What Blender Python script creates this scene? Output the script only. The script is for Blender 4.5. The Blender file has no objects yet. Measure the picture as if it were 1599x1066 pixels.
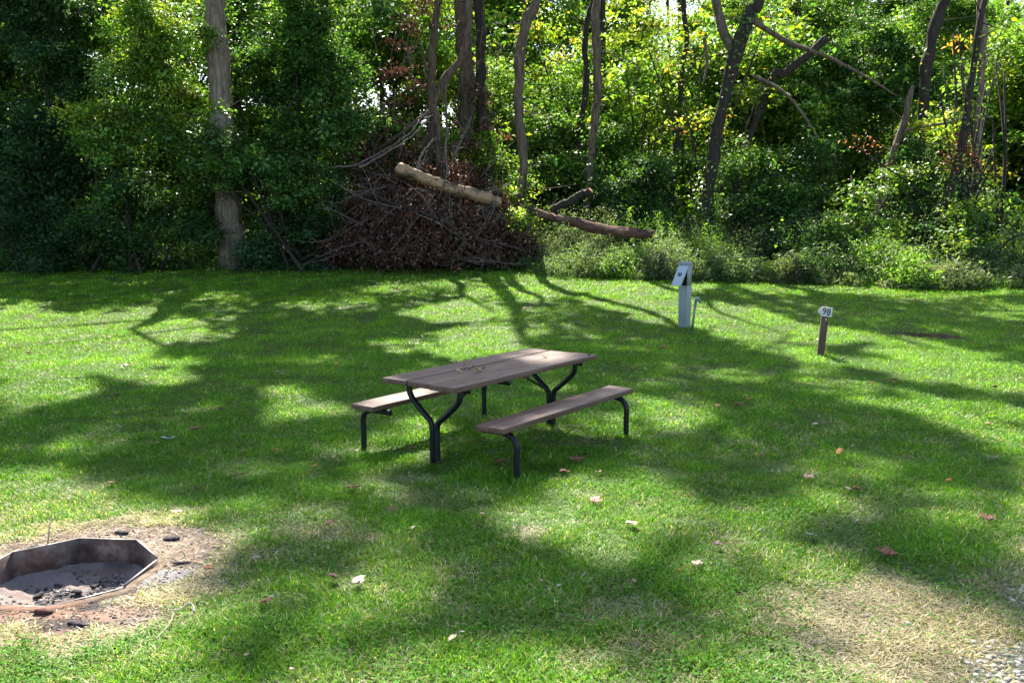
import bpy, math, numpy as np
from mathutils import Vector, Matrix
R = math.radians
rng = np.random.default_rng(7)
C = bpy.context.scene.collection
S = bpy.context.scene

# ------------------------------------------------------------------ camera
F, PITCH, ROLL, CH = 1393.26, .1367, .0047, 1.7912
cp, sp, cr_, sr_ = math.cos(PITCH), math.sin(PITCH), math.cos(ROLL), math.sin(ROLL)
FW = np.array([0, cp, -sp]); UP0 = np.array([0, sp, cp]); RT0 = np.array([1., 0, 0])
RT = cr_*RT0 - sr_*UP0; UP = sr_*RT0 + cr_*UP0
cam = bpy.data.objects.new('camera', bpy.data.cameras.new('camera')); C.objects.link(cam)
cam.data.sensor_width = 36; cam.data.lens = F/1599*36; cam.data.clip_end = 2000; cam.data.clip_start = .05
M = Matrix(np.column_stack([RT, UP, -FW]).tolist()).to_4x4(); M.translation = (0, 0, CH)
cam.matrix_world = M; S.camera = cam

# ------------------------------------------------------------------ sky, sun, exposure
AZ, EL = -8.0, 49.0            # azimuth from +Y towards +X, elevation
SUN = np.array([math.sin(R(AZ))*math.cos(R(EL)), math.cos(R(AZ))*math.cos(R(EL)), math.sin(R(EL))])
w = bpy.data.worlds.new('World'); S.world = w; w.use_nodes = True
nt = w.node_tree; nt.nodes.clear()
sky = nt.nodes.new('ShaderNodeTexSky'); sky.sky_type = 'NISHITA'; sky.sun_disc = False
sky.sun_elevation = R(EL); sky.sun_rotation = R(AZ); sky.air_density = 1.0; sky.dust_density = 1.5; sky.ozone_density = 1.0
bg = nt.nodes.new('ShaderNodeBackground'); bg.inputs[1].default_value = .105
out = nt.nodes.new('ShaderNodeOutputWorld'); nt.links.new(sky.outputs[0], bg.inputs[0]); nt.links.new(bg.outputs[0], out.inputs[0])
ld = bpy.data.lights.new('sun', 'SUN'); ld.energy = 5.0; ld.angle = R(.53); ld.color = (1, .94, .82)
lo = bpy.data.objects.new('sun', ld); C.objects.link(lo); lo.rotation_euler = Vector(SUN.tolist()).to_track_quat('Z', 'Y').to_euler()
S.view_settings.view_transform = 'Standard'; S.view_settings.look = 'None'; S.view_settings.gamma = 1
S.view_settings.exposure = 2.05
S.cycles.max_bounces = 8; S.cycles.diffuse_bounces = 4; S.cycles.transmission_bounces = 6; S.cycles.glossy_bounces = 2

# ------------------------------------------------------------------ numpy helpers
_lat = rng.random((256, 256))
def vnoise(x, y):
    xi = np.floor(x).astype(int); yi = np.floor(y).astype(int); fx = x-xi; fy = y-yi
    fx = fx*fx*(3-2*fx); fy = fy*fy*(3-2*fy)
    a = _lat[xi & 255, yi & 255]; b = _lat[(xi+1) & 255, yi & 255]; c = _lat[xi & 255, (yi+1) & 255]; d = _lat[(xi+1) & 255, (yi+1) & 255]
    return (a*(1-fx)+b*fx)*(1-fy)+(c*(1-fx)+d*fx)*fy
def fbm(x, y, o=3):
    s = 0; a = .5; t = 0
    for k in range(o):
        s = s + a*vnoise(x*2**k+17.3*k, y*2**k+5.1*k); t += a; a *= .5
    return s/t
def sstep(a, b, x):
    t = np.clip((x-a)/(b-a), 0, 1); return t*t*(3-2*t)
PIT = (-2.30, 4.38, .44)
def pitlocal(x, y): return np.hypot(x-PIT[0], y-PIT[1])
def in_oct(x, y, r):
    m = np.ones(np.shape(x), bool)
    for k in range(8):
        a = R(17+45*k+22.5); m &= ((x-PIT[0])*math.cos(a)+(y-PIT[1])*math.sin(a)) < r*math.cos(R(22.5))
    return m
def height(x, y):
    x = np.asarray(x, float); y = np.asarray(y, float)
    z = .06*(np.logaddexp(0, (y-13)/1.0)) + .05*np.logaddexp(0, (y-26)/2.)*2
    z = np.where(y > 80, z[()] if np.ndim(z) == 0 else z, z)
    z = z + .03*(fbm(x*.45+9, y*.45)-.5)*sstep(5, 9, y) + .012*(fbm(x*2.1, y*2.1)-.5)
    d = pitlocal(x, y)
    z = z + .02*(fbm(x*9, y*9)-.5)*(1-sstep(.6, 1.1, d))
    e = np.hypot((x-6.1)/.45, (y-13.06+.45*(x-6.1))/.26); z = z - .07*(1-sstep(.5, 1.1, e))
    return z
def project(X):
    X = np.asarray(X, float); d = X-np.array([0, 0, CH])
    f = d@FW; f = np.where(f < .1, .1, f); return 799.5+F*(d@RT)/f, 533-F*(d@UP)/f, d@FW
def ray(u, v):
    d = FW+(u-799.5)/F*RT+(533-v)/F*UP; return d/d[1]
def at(u, v, y): return np.array([0, 0, CH])+ray(u, v)*y          # point seen at pixel, at distance y
def gp(u, v):                                                       # ground point seen at pixel
    d = ray(u, v); lo_, hi = 1., 60.
    for y in np.arange(2, 60, .5):
        if CH+d[2]*y < float(height(d[0]*y, y)): hi = y; lo_ = y-.5; break
    for _ in range(20):
        m = (lo_+hi)/2
        if CH+d[2]*m < float(height(d[0]*m, m)): hi = m
        else: lo_ = m
    return np.array([d[0]*hi, hi, float(height(d[0]*hi, hi))])
def ground(x, y): return np.array([x, y, float(height(x, y))])

# ------------------------------------------------------------------ where the sun reaches the lawn (outlines of the sunny patches)
LIT = [
 (1,[(0,478),(45,476),(90,472),(115,462),(140,456),(190,460),(215,470),(232,488),(275,505),(292,515),(280,530),(250,545),(235,558),(285,562),(308,580),(298,593),(240,600),(225,588),(185,576),(140,580),(95,588),(130,600),(140,615),(80,630),(30,636),(0,617)]),
 (.9,[(298,503),(325,488),(340,500),(330,517),(300,524)]),
 (1,[(-60,742),(60,735),(110,750),(150,778),(200,798),(270,805),(320,822),(335,850),(295,890),(250,905),(215,940),(180,965),(190,1000),(215,1040),(225,1080),(-60,1080)]),
 (1,[(425,615),(450,602),(480,612),(510,628),(535,645),(530,655),(500,650),(450,660),(430,670)]),
 (.7,[(398,655),(430,645),(432,690),(425,720),(440,740),(400,740)]),
 (.9,[(530,700),(560,690),(600,672),(640,655),(680,655),(695,690),(660,705),(620,722),(590,735),(555,725),(535,715)]),
 (.9,[(585,545),(600,530),(630,530),(650,545),(620,553)]),
 (1,[(635,490),(700,476),(740,471),(770,476),(800,490),(800,505),(760,495),(700,499),(660,497)]),
 (1,[(690,520),(740,508),(800,513),(810,545),(740,558),(705,562),(700,540)]),
 (.9,[(750,415),(800,420),(805,460),(780,455),(765,440)]),
 (1,[(800,428),(815,440),(840,465),(850,482),(820,472),(800,468)]),
 (.9,[(800,480),(830,483),(850,505),(880,517),(862,524),(820,520),(800,527)]),
 (.8,[(842,445),(870,448),(885,475),(908,500),(930,515),(935,525),(915,520),(895,510),(880,490),(860,475)]),
 (1,[(900,442),(960,440),(1000,448),(1050,445),(1065,452),(1060,480),(1060,505),(1035,505),(1000,490),(970,477),(940,470),(920,457)]),
 (1,[(1075,488),(1095,478),(1130,476),(1170,482),(1205,497),(1260,506),(1300,518),(1360,524),(1420,529),(1470,543),(1530,558),(1620,572),(1620,622),(1560,612),(1530,602),(1460,592),(1400,584),(1340,574),(1280,562),(1200,547),(1150,527),(1110,510),(1075,508)]),
 (.95,[(1225,592),(1270,574),(1330,588),(1390,603),(1440,612),(1500,626),(1620,636),(1620,730),(1560,695),(1510,664),(1450,647),(1380,636),(1320,622),(1270,612)]),
 (.8,[(1325,460),(1420,466),(1500,468),(1620,476),(1620,494),(1520,494),(1480,489),(1440,482),(1380,473)]),
 (.45,[(1070,443),(1160,450),(1240,466),(1300,478),(1350,498),(1280,500),(1200,482),(1130,466)]),
 (.8,[(968,590),(1000,591),(1012,606),(980,607)]),
 (1,[(1000,630),(1050,620),(1085,632),(1105,655),(1085,667),(1060,677),(1038,674),(1018,645)]),
 (.7,[(1083,688),(1125,686),(1145,702),(1100,704)]),
 (.9,[(866,652),(930,647),(972,660),(976,676),(900,671),(866,668)]),
 (1,[(815,785),(850,773),(880,758),(900,748),(960,743),(1010,748),(1037,763),(1048,785),(1085,812),(1095,832),(1040,822),(980,815),(935,830),(937,857),(920,868),(890,852),(870,837),(850,822),(830,802)]),
 (.9,[(1135,772),(1170,763),(1205,775),(1205,832),(1160,827),(1120,805)]),
 (.95,[(1103,895),(1150,871),(1200,860),(1260,868),(1320,879),(1332,905),(1280,917),(1200,908),(1120,910)]),
 (.7,[(1268,710),(1310,703),(1342,725),(1332,742),(1280,737)]),
 (.7,[(1470,785),(1530,762),(1560,740),(1640,730),(1640,800),(1530,815),(1480,812)]),
 (.95,[(1270,940),(1340,915),(1440,905),(1500,960),(1500,1080),(1240,1080),(1250,1000)]),
 (.8,[(550,850),(570,828),(600,820),(640,838),(657,870),(640,895),(610,897),(580,875)]),
 (.5,[(735,830),(765,835),(760,872),(738,865)]),
 (.7,[(770,990),(830,965),(870,1000),(875,1080),(770,1080)]),
 (.6,[(1020,965),(1080,957),(1105,990),(1060,1012),(1018,992)]),
 (0,[(604,745),(735,782),(962,690),(846,668)]),
 (.95,[(815,692),(848,682),(880,684),(876,694),(845,701)]),
]
GW, GH, GS = 440, 300, 4.0                       # raster over -80..1680 px, cell 4 px
gu, gv = np.meshgrid(-80+GS*np.arange(GW), 380+2.5*np.arange(GH)); LM = np.zeros((GH, GW))
for val, poly in LIT:
    inside = np.zeros((GH, GW), bool); n = len(poly)
    for i in range(n):
        x1, y1 = poly[i]; x2, y2 = poly[(i+1) % n]
        if y1 == y2: continue
        c = ((gv > min(y1, y2)) & (gv <= max(y1, y2))) & (gu < (x2-x1)*(gv-y1)/(y2-y1)+x1); inside ^= c
    LM = np.where(inside, 0, LM) if val == 0 else np.maximum(LM, inside*val)
def lit_at(x, y, openness=None):
    """how open the tree cover is above the ground point (x, y)"""
    x = np.asarray(x, float); y = np.asarray(y, float)
    wx = x+.75*(fbm(x*1.9+3, y*1.9, 4)-.5); wy = y+.95*(fbm(x*1.9, y*1.9+31, 4)-.5)
    u, v, f = project(np.stack([wx, wy, np.maximum(0, height(x, y))], -1))
    iu = np.clip((u+80)/GS, 0, GW-1).astype(int); iv = np.clip((v-380)/2.5, 0, GH-1).astype(int)
    m = LM[iv, iu]
    fl = fbm(x*1.7+70, y*1.3+20, 3); m = np.maximum(m, .75*sstep(.62, .68, fl)*(np.hypot((x-.35)/1.5, (y-6.35)/1.0) > 1)); m = m*(1-.7*sstep(6, 7, y)*sstep(.64, .70, fbm(x*1.6+7, y*1.3+90, 3)))
    inside = (f > 1) & (u > -80) & (u < 1670) & (v > 425) & (v < 1080)
    op = .24+.42*sstep(-5, 4, x)
    nz = fbm(x*.55+40, y*.55+11, 3)
    op = np.where(y > 19.5, op+.26*sstep(-1.5, 2, x), op)
    rest = sstep(.0, .05, nz-(1-op)*.62-.12)
    return np.where(inside, m, rest)
# sun shafts that reach parts of the wood itself (targets as points; radius)
SHAFTS = [(at(u, v, y), r) for u, v, y, r in [
 (1000,110,27,1.5),(960,200,26,1.3),(1080,170,26,1.2),(1180,90,24.5,1.2),(870,210,26,1.3),(1300,130,26,1.5),(1430,60,26,1.3),(1500,120,22.5,1.2),(1550,250,21.5,1.1),(1260,250,23,1.),(1100,310,22.3,.6),(340,60,22.6,.6),(345,160,22.6,.5),(660,100,24.5,.9),(730,150,25,.8),(470,60,23,.5),(812,200,23.4,.6),(930,120,25,.7),(900,400,20.2,1.5),(1000,425,19.8,1.2),(830,400,20.6,.9),(700,300,22,1.1),(1120,300,22.5,.8),(890,340,22,.9),(1000,250,24.5,1.3),(1300,300,21,1.2),(1230,430,19,1.2),(1390,430,18.5,1.2),
 (225,60,22,.8),(200,110,22,.6),(185,175,21.5,.7),(150,205,21.5,.5),(250,130,22,.5),(235,40,22.3,.7),
 (700,285,22.5,1.0),(900,250,24,1.2),(850,370,21,1.2),(960,390,20.6,1.4),(990,160,25,1.3),(1170,230,23,1.3),
 (1230,330,22,.9),(1330,300,20.5,1.3),(1370,240,21,1.),(1320,400,19.5,1.2),(1480,420,18.8,1.),(1100,110,25,1.5),
 (1530,180,21.5,1.4),(1480,280,21.5,1.),(1560,90,22,1.2),(1240,120,25,1.5),(1400,120,26,1.5),(790,160,26,1.2),(640,60,26,1.),(820,260,25,.9),(1050,300,23,.6),
 (1040,415,20,1.2),(1180,420,19.5,1.)]]
def sunproj(P):
    """where the shadow of P falls on the sloping ground"""
    t = np.zeros(len(P)); x = P[:, 0]; y = P[:, 1]
    for _ in range(4):
        z = np.maximum(0, .06*np.logaddexp(0, y-13))
        t = (P[:, 2]-z)/SUN[2]; x = P[:, 0]-SUN[0]*t; y = P[:, 1]-SUN[1]*t
    return x, y
def keep_mask(P, high=False, strength=1.0, shafts=True):
    x, y = sunproj(P)
    m = lit_at(x, y)
    gg = 1+.22*np.clip(y-9, 0, 7)
    for ox, oy in ((.15, 0), (-.15, 0), (0, .2), (0, -.2)): m = np.maximum(m, lit_at(x+ox*gg, y+oy*gg))
    if not high:
        m = np.where((y > 0) & (y < 20.5), m, 0)
    k = rng.random(len(P)) > m*strength
    if shafts:
        for T, r in SHAFTS:
            d = P-T; s = d@SUN; q = np.linalg.norm(d-s[:, None]*SUN, axis=1)
            k &= ~((s > (.9 if high else 1.8)) & (q < r*(.75+.5*rng.random(len(P)))) & (rng.random(len(P)) < (1. if high else .6)))
    return k

# ------------------------------------------------------------------ materials
def mat(name): m = bpy.data.materials.new(name); m.use_nodes = True; nt = m.node_tree; return m, nt, nt.nodes['Principled BSDF'], nt.nodes['Material Output']
def nd(nt, t, **k):
    n = nt.nodes.new('ShaderNode'+t)
    for a, b in k.items():
        if a in n.inputs: n.inputs[a].default_value = b
        else: setattr(n, a, b)
    return n
def leaf_mat(name, trans=.42, rough=.5, spec=.35, tgain=(1.25, 1.35, .45), vein=0):
    m, nt, p, o = mat(name)
    a = nd(nt, 'Attribute', attribute_name='tint')
    p.inputs['Roughness'].default_value = rough; p.inputs['Specular IOR Level'].default_value = spec
    nt.links.new(a.outputs['Color'], p.inputs['Base Color'])
    t = nd(nt, 'BsdfTranslucent'); g = nd(nt, 'Mix', data_type='RGBA', blend_type='MULTIPLY'); g.inputs[0].default_value = 1
    g.inputs[7].default_value = (*tgain, 1); nt.links.new(a.outputs['Color'], g.inputs[6]); nt.links.new(g.outputs[2], t.inputs[0])
    mx = nd(nt, 'MixShader'); mx.inputs[0].default_value = trans
    nt.links.new(p.outputs[0], mx.inputs[1]); nt.links.new(t.outputs[0], mx.inputs[2]); nt.links.new(mx.outputs[0], o.inputs[0])
    return m
def noise_mat(name, cols, scale=8, detail=6, rough=.8, bump=.3, bscale=None, stretch=None, spec=.3, metallic=0, bdist=.01):
    """colour ramp over noise, with noise bump"""
    m, nt, p, o = mat(name)
    tc = nd(nt, 'TexCoord'); mp = nd(nt, 'Mapping'); nt.links.new(tc.outputs['Object'], mp.inputs[0])
    if stretch: mp.inputs['Scale'].default_value = stretch
    n = nd(nt, 'TexNoise', Scale=scale, Detail=detail, Roughness=.65); nt.links.new(mp.outputs[0], n.inputs[0])
    r = nd(nt, 'ValToRGB'); nt.links.new(n.outputs[0], r.inputs[0]); e = r.color_ramp.elements
    for i, (pos, c) in enumerate(cols):
        el = e[i] if i < 2 else e.new(pos)
        el.position = pos; el.color = (*c, 1)
    nt.links.new(r.outputs[0], p.inputs['Base Color'])
    n2 = nd(nt, 'TexNoise', Scale=bscale or scale*3, Detail=8, Roughness=.7); nt.links.new(mp.outputs[0], n2.inputs[0])
    b = nd(nt, 'Bump', Strength=bump, Distance=bdist); nt.links.new(n2.outputs[0], b.inputs['Height']); nt.links.new(b.outputs[0], p.inputs['Normal'])
    p.inputs['Roughness'].default_value = rough; p.inputs['Specular IOR Level'].default_value = spec; p.inputs['Metallic'].default_value = metallic
    return m
M_leaf = leaf_mat('leaf', .46, .55, .28)
M_leafgloss = leaf_mat('leaf_glossy', .40, .42, .42)
M_dead = leaf_mat('dead_leaf', .18, .6, .3, (1.2, .9, .6))
M_grass = leaf_mat('grass_blade', .48, .45, .25, (1.25, 1.3, .42))
M_clover = leaf_mat('clover_leaf', .4, .75, .12)
M_bark = noise_mat('bark_grey', [(.3, (.07, .050, .035)), (.5, (.18, .138, .10)), (.75, (.32, .262, .20))], 5, 8, .9, .9, 9, (3.5, 3.5, .5), bdist=.04)
M_barkd = noise_mat('bark_dark', [(.3, (.014, .011, .008)), (.7, (.055, .042, .032))], 6, 8, .9, .9, 10, (3.5, 3.5, .6), bdist=.04)
M_barkb = noise_mat('bark_brown', [(.3, (.035, .024, .017)), (.5, (.11, .078, .054)), (.75, (.22, .165, .12))], 6, 8, .9, .9, 10, (3.5, 3.5, .5), bdist=.04)
M_twig = noise_mat('twig_grey', [(.3, (.06, .046, .036)), (.7, (.17, .142, .118))], 20, 4, .85, .3)
M_log = noise_mat('log_peeled', [(.36, (.045, .028, .018)), (.44, (.17, .11, .065)), (.56, (.38, .24, .13)), (.66, (.10, .06, .036))], 2.2, 10, .85, 1, 9, (1, 1.6, 1.6), bdist=.03)
M_logr = noise_mat('log_red', [(.35, (.035, .018, .012)), (.5, (.12, .062, .04)), (.65, (.20, .12, .08))], 3, 10, .9, 1, 9, (1, 1.6, 1.6), bdist=.03)
M_cut = noise_mat('cut_wood', [(.3, (.26, .085, .035)), (.7, (.34, .17, .085))], 9, 4, .8, .3)
M_stone = noise_mat('gravel_stone', [(.3, (.30, .28, .26)), (.7, (.60, .58, .55))], 14, 4, .8, .3)
M_soil = None

# ------------------------------------------------------------------ mesh helpers
def tag(o, label=None, cat=None, group=None, kind=None):
    if label: o['label'] = label
    if cat: o['category'] = cat
    if group: o['group'] = group
    if kind: o['kind'] = kind
    return o
def empty(name, loc, **k):
    o = bpy.data.objects.new(name, None); C.objects.link(o); o.location = [float(a) for a in loc]; o.empty_display_size = .2
    return tag(o, **k)
def link(name, me, m, parent=None):
    o = bpy.data.objects.new(name, me); C.objects.link(o)
    if m is not None and not me.materials: me.materials.append(m)
    if parent is not None:
        o.parent = parent; o.matrix_parent_inverse = Matrix.Translation(-Vector(parent.location)) if parent.type == 'EMPTY' and parent.parent is None else Matrix()
    return o
def npmesh(name, V, faces, nv, tint=None, smooth=False):
    """V (n,3); faces flat index array; nv = verts per face (int or array)"""
    me = bpy.data.meshes.new(name); V = np.ascontiguousarray(V, np.float32)
    me.vertices.add(len(V)); me.vertices.foreach_set('co', V.ravel())
    faces = np.asarray(faces, np.int32).ravel()
    if np.isscalar(nv): cnt = np.full(len(faces)//nv, nv, np.int32)
    else: cnt = np.asarray(nv, np.int32)
    st = np.concatenate([[0], np.cumsum(cnt)[:-1]]).astype(np.int32)
    me.loops.add(len(faces)); me.loops.foreach_set('vertex_index', faces)
    me.polygons.add(len(cnt)); me.polygons.foreach_set('loop_start', st)
    try: me.polygons.foreach_set('loop_total', cnt)
    except Exception: pass
    if tint is not None:
        a = me.attributes.new('tint', 'FLOAT_COLOR', 'FACE'); t = np.ones((len(cnt), 4), np.float32); t[:, :3] = tint; a.data.foreach_set('color', t.ravel())
    me.update(calc_edges=True)
    if smooth: me.polygons.foreach_set('use_smooth', np.ones(len(cnt), bool))
    return me
class MB:
    """collects tubes, boxes and sheets into one mesh"""
    def __init__(s): s.V = []; s.F = []; s.N = []; s.n = 0
    def add(s, V, F, nv):
        V = np.asarray(V, float); F = np.asarray(F, int).ravel()
        s.V.append(V); s.F.append(F+s.n); s.N.append(np.full(len(F)//nv, nv)); s.n += len(V); return s
    def tube(s, pts, rad, seg=8, jit=0., cap=True, ridge=0.):
        pts = np.asarray(pts, float); n = len(pts); rad = np.broadcast_to(np.asarray(rad, float), (n,))
        T = np.gradient(pts, axis=0); T /= np.linalg.norm(T, axis=1)[:, None]+1e-9
        ref = np.array([0, 0, 1.]) if abs(T[0, 2]) < .8 else np.array([1., 0, 0])
        A = np.zeros_like(T); c0 = np.cross(T[0], ref); A[0] = c0/np.linalg.norm(c0)
        for q_ in range(1, n): c0 = A[q_-1]-(A[q_-1]@T[q_])*T[q_]; A[q_] = c0/(np.linalg.norm(c0)+1e-9)
        B = np.cross(T, A)
        a = np.arange(seg)*2*np.pi/seg
        rr = rad[:, None]*(1+jit*(rng.random((n, seg))-.5)*2)
        if ridge: rr = rr*(1+ridge*np.sin(a*5+np.linspace(0, 3, n)[:, None])+ridge*.6*np.sin(a*3+1.3))
        V = pts[:, None]+rr[..., None]*(np.cos(a)[None, :, None]*A[:, None]+np.sin(a)[None, :, None]*B[:, None])
        V = V.reshape(-1, 3); i = np.arange(n-1)[:, None]*seg; j = np.arange(seg)[None]; k = (j+1) % seg
        F = np.stack([i+j, i+k, i+seg+k, i+seg+j], -1).reshape(-1, 4); s.add(V, F, 4)
        if cap:
            o = s.n-len(V); s.F.append(np.arange(seg)[::-1]+o); s.N.append(np.array([seg])); s.F.append(np.arange(seg)+o+(n-1)*seg); s.N.append(np.array([seg]))
        return s
    def box(s, size, M4=None, loc=(0, 0, 0)):
        x, y, z = [a/2 for a in size]
        V = np.array([(a, b, c) for a in (-x, x) for b in (-y, y) for c in (-z, z)])+np.array(loc)
        if M4 is not None: V = V@np.asarray(M4)[:3, :3].T+np.asarray(M4)[:3, 3]
        return s.add(V, [0, 1, 3, 2, 4, 6, 7, 5, 0, 4, 5, 1, 2, 3, 7, 6, 0, 2, 6, 4, 1, 5, 7, 3], 4)
    def mesh(s, name='m', smooth=False): return npmesh(name, np.concatenate(s.V), np.concatenate(s.F), np.concatenate(s.N), smooth=smooth)
    def build(s, name, m, parent=None, smooth=False, bevel=0, mw=None):
        o = link(name, s.mesh(name, smooth), m, parent)
        if bevel:
            b = o.modifiers.new('b', 'BEVEL'); b.width = bevel; b.segments = 2; b.limit_method = 'ANGLE'
        return o
def smoothline(P, n=40):
    P = np.asarray(P, float); d = np.r_[0, np.cumsum(np.linalg.norm(np.diff(P, axis=0), axis=1))]
    q = np.linspace(0, d[-1], n)
    # catmull-rom
    idx = np.clip(np.searchsorted(d, q, side='right')-1, 0, len(P)-2); t = ((q-d[idx])/(d[idx+1]-d[idx]+1e-9))[:, None]
    p0 = P[np.maximum(idx-1, 0)]; p1 = P[idx]; p2 = P[idx+1]; p3 = P[np.minimum(idx+2, len(P)-1)]
    return .5*((2*p1)+(-p0+p2)*t+(2*p0-5*p1+4*p2-p3)*t**2+(-p0+3*p1-3*p2+p3)*t**3)

def leafmesh(name, P, size, cols, out=None, droop=.3, width=.55, up=.5, fold=.25):
    """leaf-sized folded faces at points P. out: preferred facing direction per leaf"""
    n = len(P); size = np.broadcast_to(size, (n,))*(.65+.7*rng.random(n))
    N = rng.normal(size=(n, 3)); N[:, 2] = np.abs(N[:, 2]); N /= np.linalg.norm(N, axis=1)[:, None]
    N = N+np.array([0, 0, up])
    if out is not None: N = N+out
    N /= np.linalg.norm(N, axis=1)[:, None]
    D = rng.normal(size=(n, 3)); D[:, 2] -= droop; D -= (D*N).sum(1)[:, None]*N; D /= np.linalg.norm(D, axis=1)[:, None]+1e-9
    W = np.cross(N, D); s = size[:, None]
    b = P-D*s*.5; t = P+D*s*.5-N*s*.12; l = P+W*s*width*.5+N*s*fold*.4-D*s*.05; r = P-W*s*width*.5+N*s*fold*.4-D*s*.05
    V = np.stack([b, l, t, r], 1).reshape(-1, 3)
    return npmesh(name, V, np.arange(4*n), 4, cols)
def tints(n, base, cl=None, var=.25, hue=.12):
    """per-leaf colours round a base (or a list of bases with weights)"""
    if isinstance(base[0], (tuple, list)):
        b = np.array([c for _, c in base]); wts = np.array([w_ for w_, _ in base]); wts = wts/wts.sum()
        if cl is None: pick = rng.choice(len(b), n, p=wts)
        else:
            k = rng.choice(len(b), cl.max()+1, p=wts); pick = k[cl]; z = rng.random(n) < .15; pick[z] = rng.choice(len(b), z.sum(), p=wts)
        c = b[pick].copy()
    else: c = np.tile(np.array(base, float), (n, 1))
    g = np.exp(rng.normal(0, var, n)); 
    if cl is not None: g *= np.exp(rng.normal(0, var*1.25, cl.max()+1))[cl]
    c *= g[:, None]; h = rng.normal(0, hue, n); c[:, 0] *= np.exp(h); c[:, 2] *= np.exp(-h*.5)
    return np.clip(c, .003, .8)
def clusters(blobs, per_m3, leaves_per, spread=.3, flat=.6, shell=.45):
    """blobs (x,y,z,rx,ry,rz). twig-end clusters with leaves round them"""
    CC = []; OO = []
    for b in blobs:
        c = np.array(b[:3]); r = np.array(b[3:6]); vol = 4.19*r.prod(); k = max(4, int(vol*per_m3))
        d = rng.normal(size=(k, 3)); d /= np.linalg.norm(d, axis=1)[:, None]
        rad = rng.random(k)**(shell); lump = .75+.45*np.sin(d[:, 0]*4+b[0])*np.sin(d[:, 1]*3+b[2])+.3*(rng.random(k)-.5)
        body = c+d*r*(rad*lump)[:, None]*.85
        nb = 9; bd = rng.normal(size=(nb, 3)); bd[:, 2] = bd[:, 2]*.55+.12; bd /= np.linalg.norm(bd, axis=1)[:, None]
        bo = c+rng.normal(size=(nb, 3))*r*.28; bln = .75+.75*rng.random(nb); w_ = rng.integers(0, nb, k); t = (rng.random(k)**.75)
        L = bd[w_]*r*(bln[w_]*t)[:, None]; off_ = rng.normal(size=(k, 3))*r*np.array([.13, .13, .05])*(1.1-.5*t)[:, None]
        spr = bo[w_]+L+off_; spr[:, 2] -= .30*r[2]*t**2
        isb = rng.random(k) < .58; CC.append(np.where(isb[:, None], spr, body)); OO.append(np.where(isb[:, None], d*.4+bd[w_]*.6, d))
    CC = np.concatenate(CC); OO = np.concatenate(OO); k = len(CC)
    cl = np.repeat(np.arange(k), rng.integers(int(leaves_per*.5), int(leaves_per*1.5)+1, k))
    sc = (spread*(.6+.8*rng.random(k)))[cl]
    off = rng.normal(size=(len(cl), 3))*np.array([1, 1, flat*.75])*sc[:, None]*.6
    off[:, 2] -= .15*np.hypot(off[:, 0], off[:, 1])
    return CC, CC[cl]+off, cl, OO[cl]
CROWNPOS = []
def crown(name, parent, blobs, per_m3, leaves_per, size, base, m, spread=.3, high=False, outw=.5, var=.25, strength=1., shafts=True, up=.5, droop=.3, width=.55, branches=None, trunkpts=None, floor=True):
    CC, P, cl, O = clusters(blobs, per_m3, leaves_per, spread)
    k = keep_mask(P, high, strength, shafts)
    if floor: k &= P[:, 2] > height(P[:, 0], P[:, 1])+.02
    if k.sum() < 20: k[:20] = True
    P, cl, O = P[k], cl[k], O[k]
    size = size*(.62+.75*rng.random(cl.max()+1)**1.5)[cl]*1.05
    me = leafmesh(name, P, size, tints(len(P), base, cl, var), O*outw, width=width, up=up, droop=droop)
    o = link(name, me, m, parent)
    if branches is not None and trunkpts is not None:
        CB = CC[keep_mask(CC, high, 1.0, False)]
        if len(CB) < 2: CB = CC
        mb = MB(); CC = CB; pick = rng.choice(len(CC), min(branches, len(CC)), replace=False); tp = np.asarray(trunkpts)
        for c in CC[pick]:
            lower = tp[tp[:, 2] < c[2]-.1] if (tp[:, 2] < c[2]-.1).any() else tp[:1]
            a = lower[np.argmin(np.linalg.norm(lower-c, axis=1)+.5*rng.random(len(lower)))]
            L = np.linalg.norm(c-a); mid = (a+c)/2+rng.normal(0, .08*L, 3)+np.array([0, 0, .05*L])
            q = smoothline([a, mid, c], 7)
            lx_, ly_ = sunproj(q)
            if (lit_at(lx_, ly_)[(ly_ > 0) & (ly_ < 20.5)] > .4).sum() > 1: continue
            mb.tube(q, np.linspace(max(.010, .011*L), .004, 7), 5, cap=False)
        if mb.V: mb.build('branches', branches_mat[0], parent)
    return o
branches_mat = [M_barkd]
def trunk_mb(pts, rad, seg=14, jit=.06, ridge=.06, n=48):
    P = smoothline(pts, n); r = np.interp(np.linspace(0, 1, n), np.linspace(0, 1, len(rad)), rad)
    P[:, :2] += (np.cumsum(rng.normal(0, .012, (n, 2)), 0))*np.linspace(0, 1, n)[:, None]*.5
    return MB().tube(P, r, seg, jit, ridge=ridge), P

# ================================================================== GROUND
def axis(breaks):
    a = []
    for (lo_, hi, st) in breaks: a.append(np.arange(lo_, hi-1e-6, st))
    a.append([breaks[-1][1]]); return np.concatenate(a)
ax = axis([(-150, -40, 10), (-40, -12, 1.), (-12, -3.4, .2), (-3.4, -2.85, .03), (-2.85, -1.75, .014), (-1.75, -1.2, .03), (-1.2, 5.4, .13), (5.4, 6.6, .08), (6.6, 8.6, .1), (8.6, 12, .2), (12, 40, 1.), (40, 150, 10)])
ay = axis([(-60, -6, 6), (-6, 2.6, .4), (2.6, 3.5, .1), (3.5, 3.85, .03), (3.85, 4.9, .014), (4.9, 5.4, .03), (5.4, 12.4, .13), (12.4, 13.8, .06), (13.8, 24, .15), (24, 50, 1.), (50, 150, 10)])
X, Y = np.meshgrid(ax, ay); Z = height(X, Y)
Z = np.where(Y > 48, np.minimum(Z, 6+.0*Y), Z)
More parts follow.
